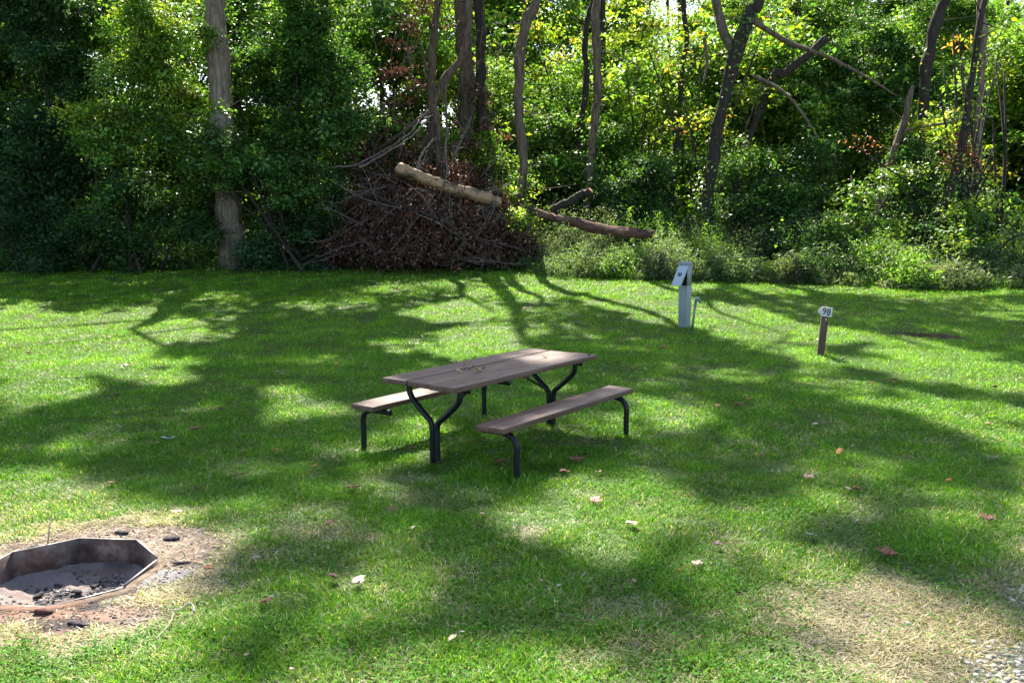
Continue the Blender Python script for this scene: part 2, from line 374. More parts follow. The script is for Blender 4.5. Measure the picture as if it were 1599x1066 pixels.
ins = in_oct(X, Y, PIT[2]+.026)
Z = np.where(ins, -.55, Z)
V = np.stack([X, Y, Z], -1).reshape(-1, 3); nx, ny = len(ax), len(ay)
i = (np.arange(ny-1)[:, None]*nx+np.arange(nx-1)[None]); Fc = np.stack([i, i+1, i+nx+1, i+nx], -1).reshape(-1, 4)
# fields on the ground: bareness and dryness
def bare(x, y):
    x = np.asarray(x, float); y = np.asarray(y, float); n = fbm(x*3.1+8, y*3.1+2, 4)
    a = math.atan2(0, 1)
    e = np.hypot((x-PIT[0]-.02-.0*y)/.80, (y-PIT[1]-.03)/.78)+(n-.5)*.9
    b = 1-sstep(.78, 1.02, e)
    e2 = np.hypot((x-6.1)/.58, (y-13.06+.45*(x-6.1))/.34)+(n-.5)*.8; b = np.maximum(b, 1-sstep(.7, 1, e2))
    return b
def gravelm(x, y):
    x = np.asarray(x, float); y = np.asarray(y, float)
    e = x-(1.90+.70*(y-3.45))+(fbm(x*3.2, y*3.2+9, 4)-.5)*.8
    return sstep(-.02, .3, e)*(1-sstep(6.4, 7.4, y-0*x))
def dry(x, y):
    x = np.asarray(x, float); y = np.asarray(y, float); n = fbm(x*1.3+3, y*1.3+7, 4); n2 = fbm(x*4.3+1, y*4.3, 3)
    d = (1-sstep(.5, 1.25, np.hypot((x-1.72)/.72, (y-3.72)/.6)+(n2-.5)*.8))*.95
    d = np.maximum(d, sstep(-.5, .6, x-(1.5+.82*(y-3.4))+(n-.5)*1.0)*(1-sstep(6.3, 7.6, y))*.6)
    d = np.maximum(d, (1-sstep(.9, 1.22, np.hypot((x-PIT[0]-.05)/.86, (y-PIT[1])/.82)+(n2-.5)*.7))*.9)
    for (cx, cy, rx, ry, s) in ((-1.1, 4.95, .35, .25, .6), (-.82, 4.85, .12, .1, .7), (.1, 4.95, .15, .2, .6), (.5, 3.9, .35, .2, .5), (.6, 3.6, .3, .15, .5), (-.4, 5.6, .4, .3, .3), (-.7, 6., .3, .2, .3)):
        d = np.maximum(d, s*(1-sstep(.3, 1.2, np.hypot((x-cx)/rx, (y-cy)/ry)+(n2-.5)*.8)))
    d = np.maximum(d, .17*sstep(.35, .6, n)*(1-sstep(4.2, 6.2, y-.25*np.abs(x))))
    return np.clip(d+.25*sstep(.55, .75, n2)*(1-sstep(7, 12, y))+.02, 0, 1)
cx_, cy_ = X.ravel(), Y.ravel()
me = npmesh('ground', V, Fc, 4, smooth=True)
B_ = bare(cx_, cy_); G_ = gravelm(cx_, cy_); D_ = dry(cx_, cy_)
nn = fbm(cx_*12, cy_*12, 3); n3 = fbm(cx_*30+3, cy_*30, 3); n4 = fbm(cx_*3+60, cy_*3, 4)
col = np.array([.060, .085, .022])[None]*np.ones((len(cx_), 1))*(.7+.6*nn[:, None])
def lerp(c, tgt, m): return c*(1-m[:, None])+np.array(tgt)[None]*m[:, None]
col = lerp(col, (.11, .088, .052), D_*.8)
soil = lerp(np.tile(np.array([.15, .112, .082]), (len(cx_), 1)), (.26, .21, .16), sstep(.4, .65, n3)); soil = lerp(soil, (.12, .085, .06), sstep(.55, .7, nn)*.7)
dd = pitlocal(cx_, cy_)
ashm = (1-sstep(.5, .85, np.hypot((cx_-PIT[0]-.32)/1.0, (cy_-PIT[1]+.12)/.8)))*sstep(.45, .6, n4); soil = lerp(soil, (.20, .20, .205), ashm*.8)
redm = (1-sstep(.25, .5, np.hypot((cx_-PIT[0]-.12)/1.1, (cy_-PIT[1]+.55)/.5))); soil = lerp(soil, (.24, .14, .10), redm*.8)
ck = np.maximum(sstep(.60, .68, fbm(cx_*5+9, cy_*5+9, 3))*(1-sstep(.7, .95, dd)), (1-sstep(.5, 1.2, np.hypot((cx_+2.02)/.26, (cy_-3.80)/.07)+(nn-.5)*1.2))); soil = lerp(soil, (.035, .033, .035), ck*.9)
far_dirt = (cy_ > 10); soil[far_dirt] = np.array([.045, .028, .018])
insf = ins.ravel()
def ashcol(x, y):
    N3 = fbm(x*26+3, y*26, 3); N4 = fbm(x*5+60, y*5, 4)
    c = lerp(np.tile(np.array([.10, .083, .078]), (len(x), 1)), (.21, .172, .158), sstep(.42, .6, N4)); c = lerp(c, (.045, .042, .05), sstep(.40, .6, N3)*sstep(.12, -.08, np.hypot((x-PIT[0]-.12)*.9, (y-PIT[1]+.0))-.24)*.9); c = lerp(c, (.17, .105, .075), sstep(.6, .68, fbm(x*5, y*11, 3))*.7)
    return c
inner = lerp(np.tile(np.array([.24, .21, .22]), (len(cx_), 1)), (.40, .35, .33), sstep(.4, .6, n4)); inner = lerp(inner, (.06, .055, .06), sstep(.52, .62, n3)*.75); inner = lerp(inner, (.28, .19, .14), sstep(.6, .7, fbm(cx_*4, cy_*9, 3))*.7)
col = col*(1-B_[:, None])+soil*B_[:, None]; col[insf] = inner[insf]
col = lerp(col, (.24, .225, .20), G_*.9)
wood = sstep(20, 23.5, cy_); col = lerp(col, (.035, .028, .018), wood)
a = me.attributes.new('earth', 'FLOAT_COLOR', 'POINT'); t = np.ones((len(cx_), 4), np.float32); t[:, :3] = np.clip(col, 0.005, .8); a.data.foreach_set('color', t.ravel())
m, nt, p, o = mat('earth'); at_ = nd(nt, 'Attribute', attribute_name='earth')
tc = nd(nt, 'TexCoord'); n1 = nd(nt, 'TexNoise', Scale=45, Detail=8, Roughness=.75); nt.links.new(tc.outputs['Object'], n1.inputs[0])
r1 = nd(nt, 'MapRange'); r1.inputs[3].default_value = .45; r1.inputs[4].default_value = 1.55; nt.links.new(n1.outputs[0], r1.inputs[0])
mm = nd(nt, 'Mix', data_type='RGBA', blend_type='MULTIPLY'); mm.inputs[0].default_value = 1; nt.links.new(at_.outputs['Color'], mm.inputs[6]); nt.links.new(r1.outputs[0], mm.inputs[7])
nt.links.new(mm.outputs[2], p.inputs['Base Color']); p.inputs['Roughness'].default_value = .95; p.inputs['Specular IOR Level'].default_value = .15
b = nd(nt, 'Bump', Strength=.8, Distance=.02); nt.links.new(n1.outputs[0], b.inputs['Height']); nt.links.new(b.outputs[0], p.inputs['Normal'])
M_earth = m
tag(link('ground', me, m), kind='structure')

# ------------------------------------------------------------------ grass
def edge_y(x): return 21.9-.0*x-sstep(-1, 3, x)*2.3-sstep(4, 10, x)*1.6     # where the lawn ends
def blades(n, y0, y1, hgt, wid, simple, wide=1.0):
    y = (y0**2+(y1**2-y0**2)*rng.random(n))**.5 if y1 < 9 else y0+(y1-y0)*rng.random(n)**1.15
    x = (rng.random(n)*2-1)*(.62*y*wide+.5)
    keep = (y < edge_y(x)+1.0)
    bb = bare(x, y); gm = gravelm(x, y); keep &= rng.random(n) > np.clip(bb*1.35, 0, 1)*.985; keep &= rng.random(n) > gm*.9
    keep &= ~in_oct(x, y, PIT[2]+.01)
    d = dry(x, y); keep &= rng.random(n) > sstep(.8, 1, d)*.1
    x, y, d = x[keep], y[keep], d[keep]; n = len(x); z = height(x, y)
    cl = fbm(x*3.7+2, y*3.7, 3); big = fbm(x*.8+5, y*.8+1, 3)
    h = hgt*(.55+.8*rng.random(n))*(.55+.9*cl)*(1-.2*d)
    az = rng.random(n)*6.283; lean = np.abs(rng.normal(.7, .45, n)); lean = np.clip(lean+.5*(cl < .42)+.6*d, 0, 1.5)
    dx, dy = np.cos(az), np.sin(az); hx, hz = np.sin(lean), np.cos(lean)
    wx, wy = -dy, dx; w_ = wid*(.6+.8*rng.random(n))
    B = np.stack([x, y, z-.004+.012*np.clip(lean-.9, 0, 1)], 1); L = np.stack([dx*hx, dy*hx, hz], 1)
    Wv = np.stack([wx, wy, np.zeros(n)], 1)*w_[:, None]*.5
    tip = B+L*h[:, None]+np.stack([dx, dy, -.55*np.cos(lean)], 1)*(h*.28)[:, None]
    # colours: fresh greens, yellow greens, straw
    g = np.array([.100, .250, .009])[None]*np.ones((n, 1)); g2 = np.array([.185, .310, .010]); g3 = np.array([.058, .190, .016])
    r = rng.random(n); g = np.where((r < .35+.3*(big-.5))[:, None], g2, g); g = np.where((r > .78)[:, None], g3, g)
    straw = rng.random(n) < np.clip(d*.95+.03, 0, 1); g = np.where(straw[:, None], np.array([.50, .43, .27])*(.5+.7*rng.random(n))[:, None], g)
    g = g*np.exp(rng.normal(0, .25, n))[:, None]*(.62+.75*cl)[:, None]*(.75+.5*big)[:, None]
    if simple:
        V = np.stack([B-Wv, B+Wv, tip], 1); return V.reshape(-1, 3), n, g, 3
    mid = B+L*(h*.55)[:, None]; V = np.stack([B-Wv*.8, B+Wv*.8, mid+Wv, mid-Wv, tip], 1); return V.reshape(-1, 3), n, g, 5
VV = []; FF = []; NN = []; TT = []; off = 0
for args in ((420000, 3.2, 6.5, .043, .0038, False), (360000, 6.5, 11, .046, .0055, False), (330000, 11, 17, .056, .009, True), (260000, 17, 23, .062, .013, True)):
    V, n, g, k = blades(*args); VV.append(V)
    if k == 3: FF.append(np.arange(3*n)+off); NN.append(np.full(n, 3)); TT.append(g)
    else:
        b = np.arange(n)[:, None]*5+off
        FF.append(np.concatenate([b+0, b+1, b+2, b+3, b+3, b+2, b+4], 1).ravel()); NN.append(np.tile([4, 3], n)); TT.append(np.repeat(g, 2, 0))
    off += len(V)
tag(link('grass', npmesh('grass', np.concatenate(VV), np.concatenate(FF), np.concatenate(NN), np.concatenate(TT)), M_grass), label='mown green lawn grass with straw patches in sun and shade', cat='grass', kind='stuff')
# broad little leaves among the blades (clover, plantain)
n = 190000; y = 3.2+9*rng.random(n)**1.1; x = (rng.random(n)*2-1)*(.62*y+.5); cl = fbm(x*2.4+30, y*2.4, 3)
k = (rng.random(n) < sstep(.42, .62, cl)*.9+.12) & (rng.random(n) > bare(x, y)*1.4) & (rng.random(n) > gravelm(x, y)*1.2) & (rng.random(n) > dry(x, y)*.9) & ~in_oct(x, y, .46)
x, y = x[k], y[k]; P = np.stack([x, y, height(x, y)+.012+.03*rng.random(len(x))], 1)
tag(link('clover', leafmesh('clover', P, .0145, tints(len(P), (.07, .19, .02), None, .3), None, width=.8, up=1.6), M_clover), label='small round clover leaves growing low among the lawn grass', cat='clover', kind='stuff')

# ------------------------------------------------------------------ gravel
def stones(n, xs, ys, smin, smax, maskf):
    x = xs[0]+(xs[1]-xs[0])*rng.random(n); y = ys[0]+(ys[1]-ys[0])*rng.random(n); k = maskf(x, y) > rng.random(n); x, y = x[k], y[k]; n = len(x)
    s = smin+(smax-smin)*rng.random(n)**2.2
    base = np.array([(a, b, c) for a in (-1, 0, 1) for b in (-1, 0, 1) for c in (-1, 0, 1) if (abs(a)+abs(b)+abs(c)) in (1,)], float)
    # subdivided octahedron
    o6 = np.array([(1, 0, 0), (-1, 0, 0), (0, 1, 0), (0, -1, 0), (0, 0, 1), (0, 0, -1)], float); f8 = [(0, 2, 4), (2, 1, 4), (1, 3, 4), (3, 0, 4), (2, 0, 5), (1, 2, 5), (3, 1, 5), (0, 3, 5)]
    vs = [tuple(v) for v in o6]; fs = []; idx = {}
    def mid(a, b):
        key = (min(a, b), max(a, b))
        if key not in idx: q = np.array(vs[a])+np.array(vs[b]); q /= np.linalg.norm(q); vs.append(tuple(q)); idx[key] = len(vs)-1
        return idx[key]
    for a, b, c in f8:
        ab, bc, ca = mid(a, b), mid(b, c), mid(c, a); fs += [(a, ab, ca), (ab, b, bc), (ca, bc, c), (ab, bc, ca)]
    vs = np.array(vs); fs = np.array(fs); nv = len(vs)
    V = vs[None]*(1+.6*(rng.random((n, nv, 1))-.5)); V = V*(np.stack([s*.5*(.8+.6*rng.random(n)), s*.5*(.7+.3*rng.random(n)), s*.3*(.6+.6*rng.random(n))], 1)[:, None])
    a = rng.random(n)*6.283; ca, sa = np.cos(a)[:, None], np.sin(a)[:, None]
    Vx = V[..., 0]*ca-V[..., 1]*sa; Vy = V[..., 0]*sa+V[..., 1]*ca
    V = np.stack([Vx+x[:, None], Vy+y[:, None], V[..., 2]+(height(x, y)+s*.12)[:, None]], -1)
    F_ = (np.arange(n)[:, None, None]*nv+fs[None]).ravel()
    g = .15+.25*rng.random(n); c = np.stack([g*1.10, g, g*.84], 1); return npmesh('gravel', V.reshape(-1, 3), F_, 3, np.repeat(c, len(fs), 0), smooth=False)
m, nt, p, o = mat('stone'); a = nd(nt, 'Attribute', attribute_name='tint'); nt.links.new(a.outputs['Color'], p.inputs['Base Color']); p.inputs['Roughness'].default_value = .8; M_st = m
tag(link('gravel', stones(75000, (1.4, 5.0), (2.6, 7.2), .006, .030, lambda x, y: gravelm(x, y)*.95+.006*(x > 1.5)), M_st), label='pale crushed limestone gravel at the edge of the lawn', cat='gravel', kind='stuff')

# ================================================================== PICNIC TABLE
TX, TY, YAW = -.6725, 6.2838, .9317
L_, H_, HS, YS, XI, XS, YL = 1.8653, .6324, .3859, .6156, .1689, .0301, .7468
M_board = noise_mat('painted_board', [(.32, (.068, .036, .025)), (.5, (.122, .070, .052)), (.68, (.155, .098, .076))], 4, 10, .5, .6, 34, (.3, 5, 5), .3, bdist=.004)
M_iron, nt, p, o = mat('black_painted_steel'); p.inputs['Base Color'].default_value = (.006, .007, .011, 1); p.inputs['Roughness'].default_value = .4; p.inputs['Specular IOR Level'].default_value = .3
table = bpy.data.objects.new('picnic_table', None); C.objects.link(table); table.location = (TX, TY, 0); table.rotation_euler = (0, 0, YAW)
tag(table, 'brown painted board picnic table on black bent tube legs, standing on the lawn', 'picnic table')
def child(mb, name, m, parent, **k):
    smooth = k.pop('smooth', False); bevel = k.pop('bevel', 0)
    me = mb.mesh(name, smooth); o = bpy.data.objects.new(name, me); C.objects.link(o); me.materials.append(m); o.parent = parent
    if bevel: b = o.modifiers.new('b', 'BEVEL'); b.width = bevel; b.segments = 2; b.limit_method = 'ANGLE'
    return o
def board(x0, x1, y0, y1, z1, t=.038, wav=.006, sag=0):
    n = 24; xs = np.linspace(x0, x1, n); V = []
    for k, x in enumerate(xs):
        e = wav*(rng.random()-.5)*.5; zz = z1+sag*math.sin(k*.5)*.3
        for (yy, z) in ((y0, zz-t), (y1, zz-t), (y1, zz), (y0, zz)): V.append((x, yy+e*.3, z))
    V = np.array(V); b = MB(); i = np.arange(n-1)[:, None]*4; j = np.arange(4)[None]; k = (j+1) % 4
    b.add(V, np.stack([i+j, i+k, i+4+k, i+4+j], -1).reshape(-1, 4), 4); b.F += [np.array([3, 2, 1, 0]), np.array([0, 1, 2, 3])+4*(n-1)]; b.N += [np.array([4]), np.array([4])]
    return b
w2 = .36
child(board(.000, L_-.005, w2-.230, w2, H_, sag=.002), 'top_board', M_board, table, bevel=.003)
child(board(.012, L_, w2-.246-.236, w2-.246, H_-.002, sag=.002), 'top_board', M_board, table, bevel=.003)
child(board(-.022, L_-.002, -w2, -w2+.235, H_+.002, sag=.002), 'top_board', M_board, table, bevel=.003)
seats = {}
for s in (1, -1): seats[s] = child(board(XS, L_-XS, s*YS-.1175, s*YS+.1175, HS, sag=.002), 'bench_seat', M_board, table, bevel=.003)
zb = H_-.04
for xe, sg in ((XI, 1), (L_-XI, -1)):
    for s in (1, -1):
        pts = [(xe, s*.245, zb-.004), (xe, s*.245, zb-.07), (xe, s*.235, .495), (xe, s*.205, .455), (xe, s*.09, .355), (xe, s*.040, .315), (xe, s*.0235, .26), (xe, s*.0235, .15), (xe, s*.0235, .03), (xe, s*.035, -.01), (xe, s*.06, -.05)]
        child(MB().tube(smoothline(pts, 44), .0225, 14), 'frame_leg', M_iron, table, smooth=True)
        pts = [(xe, s*(YS-.165), HS-.062), (xe, s*(YS-.02), HS-.062), (xe, s*(YS+.045), HS-.066), (xe, s*(YL-.03), HS-.09), (xe, s*YL, HS-.14), (xe, s*YL, .15), (xe, s*YL, -.05)]
        child(MB().tube(smoothline(pts, 40), .0225, 14), 'bench_leg', M_iron, table, smooth=True)
    child(MB().box((.035, .66, .006), loc=(xe, 0, zb-.004)).box((.006, .66, .035), loc=(xe+.0175*sg, 0, zb-.0175)), 'cross_bar', M_iron, table)
    child(MB().tube([(xe+.02*sg, 0, .30), (xe+.60*sg, 0, zb-.003)], .010, 8), 'brace', M_iron, table)
    for s in (1, -1): child(MB().box((.05, .20, .006), loc=(xe, s*YS, HS-.0415)), 'seat_bracket', M_iron, seats[s])
child(MB().box((.04, .60, .03), loc=(L_/2, 0, zb-.017)), 'cleat', M_board, table)
# rust coloured bolt heads: on the bench end and table corner
M_rust = noise_mat('rusty_bolt', [(.3, (.10, .04, .025)), (.7, (.22, .09, .05))], 60, 3, .8, .2)
child(MB().tube([(L_-.07, -.325, H_), (L_-.07, -.325, H_+.012)], .016, 10), 'bolt', M_rust, table)
child(MB().tube([(XS-.004, -YS-.03, HS-.019), (XS+.01, -YS-.03, HS-.019)], .011, 10), 'bolt', M_rust, seats[-1])

# ================================================================== FIRE PIT
pit = empty('fire_pit', (PIT[0], PIT[1], 0), label='octagonal rusty steel fire ring sunk in bare ashy ground', cat='fire pit')
m, nt, p, o = mat('sooty_steel'); tc = nd(nt, 'TexCoord'); n1 = nd(nt, 'TexNoise', Scale=5, Detail=8, Roughness=.7); nt.links.new(tc.outputs['Object'], n1.inputs[0])
r = nd(nt, 'ValToRGB'); nt.links.new(n1.outputs[0], r.inputs[0]); e = r.color_ramp.elements; e[0].position = .33; e[0].color = (.035, .028, .028, 1); e[1].position = .5; e[1].color = (.13, .085, .07, 1)
q = e.new(.62); q.color = (.25, .21, .19, 1); q = e.new(.42); q.color = (.085, .05, .04, 1)
nt.links.new(r.outputs[0], p.inputs['Base Color']); p.inputs['Roughness'].default_value = .65; p.inputs['Metallic'].default_value = .25
b = nd(nt, 'Bump', Strength=.3, Distance=.01); nt.links.new(n1.outputs[0], b.inputs['Height']); nt.links.new(b.outputs[0], p.inputs['Normal']); M_soot = m
m, nt, p, o = mat('bright_steel_edge'); p.inputs['Base Color'].default_value = (.20, .19, .185, 1); p.inputs['Roughness'].default_value = .5; p.inputs['Metallic'].default_value = .4; M_edge = m
for k in range(8):
    a0, a1 = R(17+45*k), R(17+45*(k+1)); p0 = np.array([PIT[0]+PIT[2]*math.cos(a0), PIT[1]+PIT[2]*math.sin(a0)]); p1 = np.array([PIT[0]+PIT[2]*math.cos(a1), PIT[1]+PIT[2]*math.sin(a1)])
    t = (p1-p0)/np.linalg.norm(p1-p0); nrm = np.array([t[1], -t[0]]); V = []; zt = {5: .008, 6: .008, 4: .014, 7: .02}.get(k, .030)
    for q, zz in ((p0, -.32), (p1, -.32), (p1, zt), (p0, zt)):
        V.append((*q, zz))
    for q, zz in ((p0, -.32), (p1, -.32), (p1, zt), (p0, zt)): V.append((*(q+nrm*.006), zz))
    mb = MB().add(V, [0, 1, 2, 3, 7, 6, 5, 4, 0, 4, 5, 1, 1, 5, 6, 2, 0, 3, 7, 4], 4); pl = mb.build('ring_panel', M_soot, pit)
    V = [(*(q+nrm*c), zz) for q in (p0, p1) for c, zz in ((-.0025, zt), (.0085, zt), (.0085, zt+.003), (-.0025, zt+.003))]
    eo = MB().add(V, [0, 1, 5, 4, 1, 2, 6, 5, 2, 3, 7, 6, 3, 0, 4, 7, 0, 3, 2, 1, 4, 5, 6, 7], 4).build('rim', M_edge, pl)
def polar(name, radii, zf, colf, parent=None, na=96, closed=True):
    a = np.arange(na)*2*np.pi/na; V = []
    def octr(a): q = ((np.degrees(a)-17) % 45)-22.5; return math.cos(R(22.5))/np.cos(np.radians(q))
    for r0, r1 in radii: rr = r0*octr(a) if r1 is None else r1; V.append(np.stack([PIT[0]+rr*np.cos(a), PIT[1]+rr*np.sin(a)], 1))
    n = len(V); V = np.concatenate(V); z = zf(V[:, 0], V[:, 1], np.repeat(np.arange(n)/(n-1), na)); V = np.column_stack([V, z])
    i = np.arange(n-1)[:, None]*na; j = np.arange(na)[None]; k = (j+1) % na
    me = npmesh(name, V, np.stack([i+j, i+na+j, i+na+k, i+k], -1).reshape(-1, 4), 4, smooth=True)
    at2 = me.attributes.new('earth', 'FLOAT_COLOR', 'POINT'); t = np.ones((len(V), 4), np.float32); t[:, :3] = np.clip(colf(V[:, 0], V[:, 1]), 0, .8); at2.data.foreach_set('color', t.ravel())
    return link(name, me, M_earth, parent)
polar('ash_bed', [((PIT[2]-.001)*f, None) for f in np.linspace(.001, 1, 40)], lambda x, y, f: -.215+.085*f**3+.03*fbm(x*7, y*7, 4)+.02*fbm(x*25, y*25, 3)+.09*sstep(.1, -.45, (y-PIT[1])+.25*(x-PIT[0])), ashcol, pit)
def soilcol(x, y):
    c = lerp(np.tile(np.array([.13, .092, .064]), (len(x), 1)), (.22, .17, .125), sstep(.4, .65, fbm(x*30+3, y*30, 3))); return lerp(c, (.24, .14, .10), (1-sstep(.25, .5, np.hypot((x-PIT[0]-.12)/1.1, (y-PIT[1]+.55)/.5)))*.8)
tag(polar('ground_rim', [((PIT[2]+q), None) for q in (.007, .02, .035, .05, .06)], lambda x, y, f: height(x, y)+.004+.004*(1-f)+.003*sstep(.2, -.3, y-PIT[1])*(1-f)+.012*(fbm(x*22, y*22)-.45)*(f < .9)-.012*(f > .9), soilcol), kind='structure')
# charred bits and sticks round the pit
def chunk(name, loc, size, m, label, cat, group=None, seed=0, rot=0):
    r_ = np.random.default_rng(seed); n, s = 9, 7
    xs = np.linspace(-1, 1, n); V = []
    for x in xs:
        rr = (max(0, 1-x**4))**.5*.9+.12
        for j in range(s):
            a = j*2*np.pi/s; q = rr*(.45+.9*r_.random()); V.append((x*.5, math.cos(a)*.5*q, math.sin(a)*.5*q))
    V = np.array(V)*np.array(size); ca, sa = math.cos(rot), math.sin(rot); V = np.stack([V[:, 0]*ca-V[:, 1]*sa, V[:, 0]*sa+V[:, 1]*ca, V[:, 2]], 1)
    mb = MB(); i = np.arange(n-1)[:, None]*s; j = np.arange(s)[None]; k = (j+1) % s
    mb.add(V, np.stack([i+j, i+k, i+s+k, i+s+j], -1).reshape(-1, 4), 4); mb.F += [np.arange(s)[::-1], np.arange(s)+s*(n-1)]; mb.N += [np.array([s]), np.array([s])]
    o = mb.build(name, m, smooth=False); o.location = [float(a) for a in loc]; return tag(o, label, cat, group)
M_char = noise_mat('charcoal', [(.3, (.012, .011, .012)), (.7, (.07, .06, .06))], 30, 5, .9, .8)
M_brick = noise_mat('charred_wood', [(.3, (.03, .012, .012)), (.7, (.14, .06, .045))], 25, 5, .9, .6)
def chips(name, n, xs, ys, smin, smax, maskf, cols, zf, label, cat):
    global height
    keep_h = height; height = zf
    me = stones(n, xs, ys, smin, smax, maskf); height = keep_h
    nf = len(me.polygons); k = rng.integers(0, len(cols), nf//32); c = np.array(cols)[k]*np.exp(rng.normal(0, .3, (nf//32, 1))); t = np.ones((nf, 4), np.float32); t[:, :3] = np.repeat(c, 32, 0)
    me.attributes['tint'].data.foreach_set('color', t.ravel()); me.polygons.foreach_set('use_smooth', np.zeros(nf, bool)); tag(link(name, me, M_st), label=label, cat=cat, kind='stuff')
def on(u, v, dz=0): g = gp(u, v); g[2] += dz; return g
for i, (u, v, sz, lab) in enumerate([(68, 957, (.09, .045, .03), 'dark red charred wood chunk in front of the fire ring'),
    (55, 858, (.09, .05, .03), 'black charred chunk behind the fire ring beside the upright stick'),
    (190, 833, (.09, .035, .02), 'grey charred flake on the dirt behind the fire ring'),
    (268, 842, (.10, .05, .022), 'black flat charcoal lump on the dirt at the right of the fire ring'),
    (122, 975, (.11, .04, .016), 'flat black sliver of charcoal in front of the fire ring'),
    (283, 880, (.11, .018, .012), 'thin black burnt stick at the edge of the dead grass')]):
    chunk('charred_wood', on(u, v, .008), sz, M_brick if i == 0 else M_char, lab, 'charred wood', 'charred bits round the fire ring', i, rng.random()*.6-.3)
for i, (u, v) in enumerate([(180, 905), (150, 915), (205, 897), (120, 925), (90, 915), (60, 930)]):
    g = ray(u, v); t_ = (CH+.17)/-g[2]; P = np.array([g[0]*t_, t_, -.165]); chunk('charcoal', P, (.05+.03*rng.random(), .03, .02), M_char, 'small black charcoal lump lying in the ash inside the fire ring', 'charcoal', 'charcoal lumps in the fire ring', 20+i, rng.random()*3)
M_stick = noise_mat('pale_stick', [(.3, (.24, .19, .13)), (.7, (.42, .36, .27))], 30, 3, .8, .2)
def stick(pts, r0, r1, label, m=M_stick, name='stick', cat='stick', group=None):
    P = smoothline(pts, 16); o = MB().tube(P-P[0], np.linspace(r0, r1, 16), 6).build(name, m, smooth=True); o.location = [float(a) for a in P[0]]; return tag(o, label, cat, group)
chips('debris', 22000, (-3.3, -1.3), (3.5, 5.2), .004, .016, lambda x, y: bare(x, y)*(~in_oct(x, y, PIT[2]+.01))*(.15+.85*fbm(x*6, y*6)), [(.16, .11, .08), (.08, .055, .04), (.02, .018, .02), (.25, .21, .17), (.20, .12, .08)], height, 'crumbled earth and ash crumbs on the bare ground round the fire ring', 'debris')
chips('cinders', 11000, (-2.75, -1.85), (3.9, 4.85), .004, .024, lambda x, y: in_oct(x, y, PIT[2]-.03)*sstep(.50, .18, np.hypot(x-PIT[0]-.08, y-PIT[1]))*sstep(.35, .6, fbm(x*9, y*9)), [(.015, .015, .018), (.025, .025, .028), (.09, .08, .08), (.18, .155, .15)], lambda x, y: -.213+.085*(np.hypot(x-PIT[0], y-PIT[1])/.44)**3+.03*fbm(x*7, y*7, 4)+.02*fbm(x*25, y*25, 3)+.09*sstep(.1, -.45, (y-PIT[1])+.25*(x-PIT[0])), 'black cinders and ash lumps in the fire ring', 'cinders')
g = on(72, 857); stick([g+(0, 0, -.02), g+(.005, .03, .07), g+(.0, .06, .12), g+(.03, .08, .17)], .005, .003, 'bent pale stick standing behind the fire ring')
g = on(150, 848); stick([g, g+(.06, .05, .02)], .005, .004, 'short pale stick behind the far rim of the fire ring')
g = on(0, 940); stick([g+(-.05, .05, .03), g+(.03, -.03, .03)], .008, .006, 'brown stick across the left corner of the fire ring rim')
g = on(243, 1005); stick([g+(0, 0, .02), g+(.02, .10, .04), g+(-.01, .24, .03)], .003, .002, 'thin pale upright grass stalk near the fire pit')
g = on(80, 768); stick([g+(-.12, -.05, .03), g+(.06, .06, .05)], .003, .002, 'long thin straw lying on the sunny grass behind the fire pit')
g = on(265, 962); stick([g+(0, 0, .03), g+(.05, -.005, .035), g+(.075, .03, .05), g+(.10, .02, .045), g+(.12, -.02, .03)], .0035, .005, 'curled pale root lying on the grass right of the fire pit', noise_mat('pale_root', [(.3, (.20, .195, .15)), (.7, (.33, .32, .26))], 30, 3, .8, .2), 'root', 'root')
g = on(430, 585); stick([g+(0, .0, .04), g+(.05, -.1, .06), g+(.16, -.2, .04)], .004, .003, 'thin curved pale stalk on the grass left of the table')
g = on(880, 671); stick([g+(0, 0, .045), g+(.2, -.06, .05)], .003, .003, 'thin straight pale straw behind the near bench')

# ================================================================== HOOKUP PEDESTAL, TAP, SITE POST
def grey_paint(name, c): return noise_mat(name, [(.3, tuple(a*.85 for a in c)), (.7, c)], 6, 5, .45, .08, 60)
M_ped = grey_paint('grey_paint', (.24, .27, .275)); M_lid = grey_paint('pale_grey_paint', (.40, .44, .48)); M_black, nt, p, o = mat('black_paint'); p.inputs['Base Color'].default_value = (.008, .008, .01, 1); p.inputs['Roughness'].default_value = .6
M_galv0 = noise_mat('galvanised_screw', [(.3, (.08, .085, .09)), (.7, (.18, .19, .19))], 20, 4, .5, .2, metallic=.5)
g = gp(1068.5, 511); PED = empty('utility_pedestal', g, label='grey steel electric hookup pedestal with hinged lid numbered 98', cat='pedestal')
PED.rotation_euler = (0, 0, 0)
th = R(-44); pw, pdp, ph = .152, .128, .985                     # front face looks to the left and towards the camera
def frame_at(origin, th): c, s = math.cos(th), math.sin(th); Mx = np.eye(4); Mx[:3, :3] = [[c, -s, 0], [s, c, 0], [0, 0, 1]]; Mx[:3, 3] = origin; return Mx
Mp = frame_at(g, th)
def lbox(size, loc, M4, name, m, parent, bevel=.003): return MB().box(size, M4, loc).build(name, m, parent, bevel=bevel)
hb = .66
lbox((pw, pdp, hb+.1), (0, 0, hb/2-.05), Mp, 'lower_case', M_ped, PED)
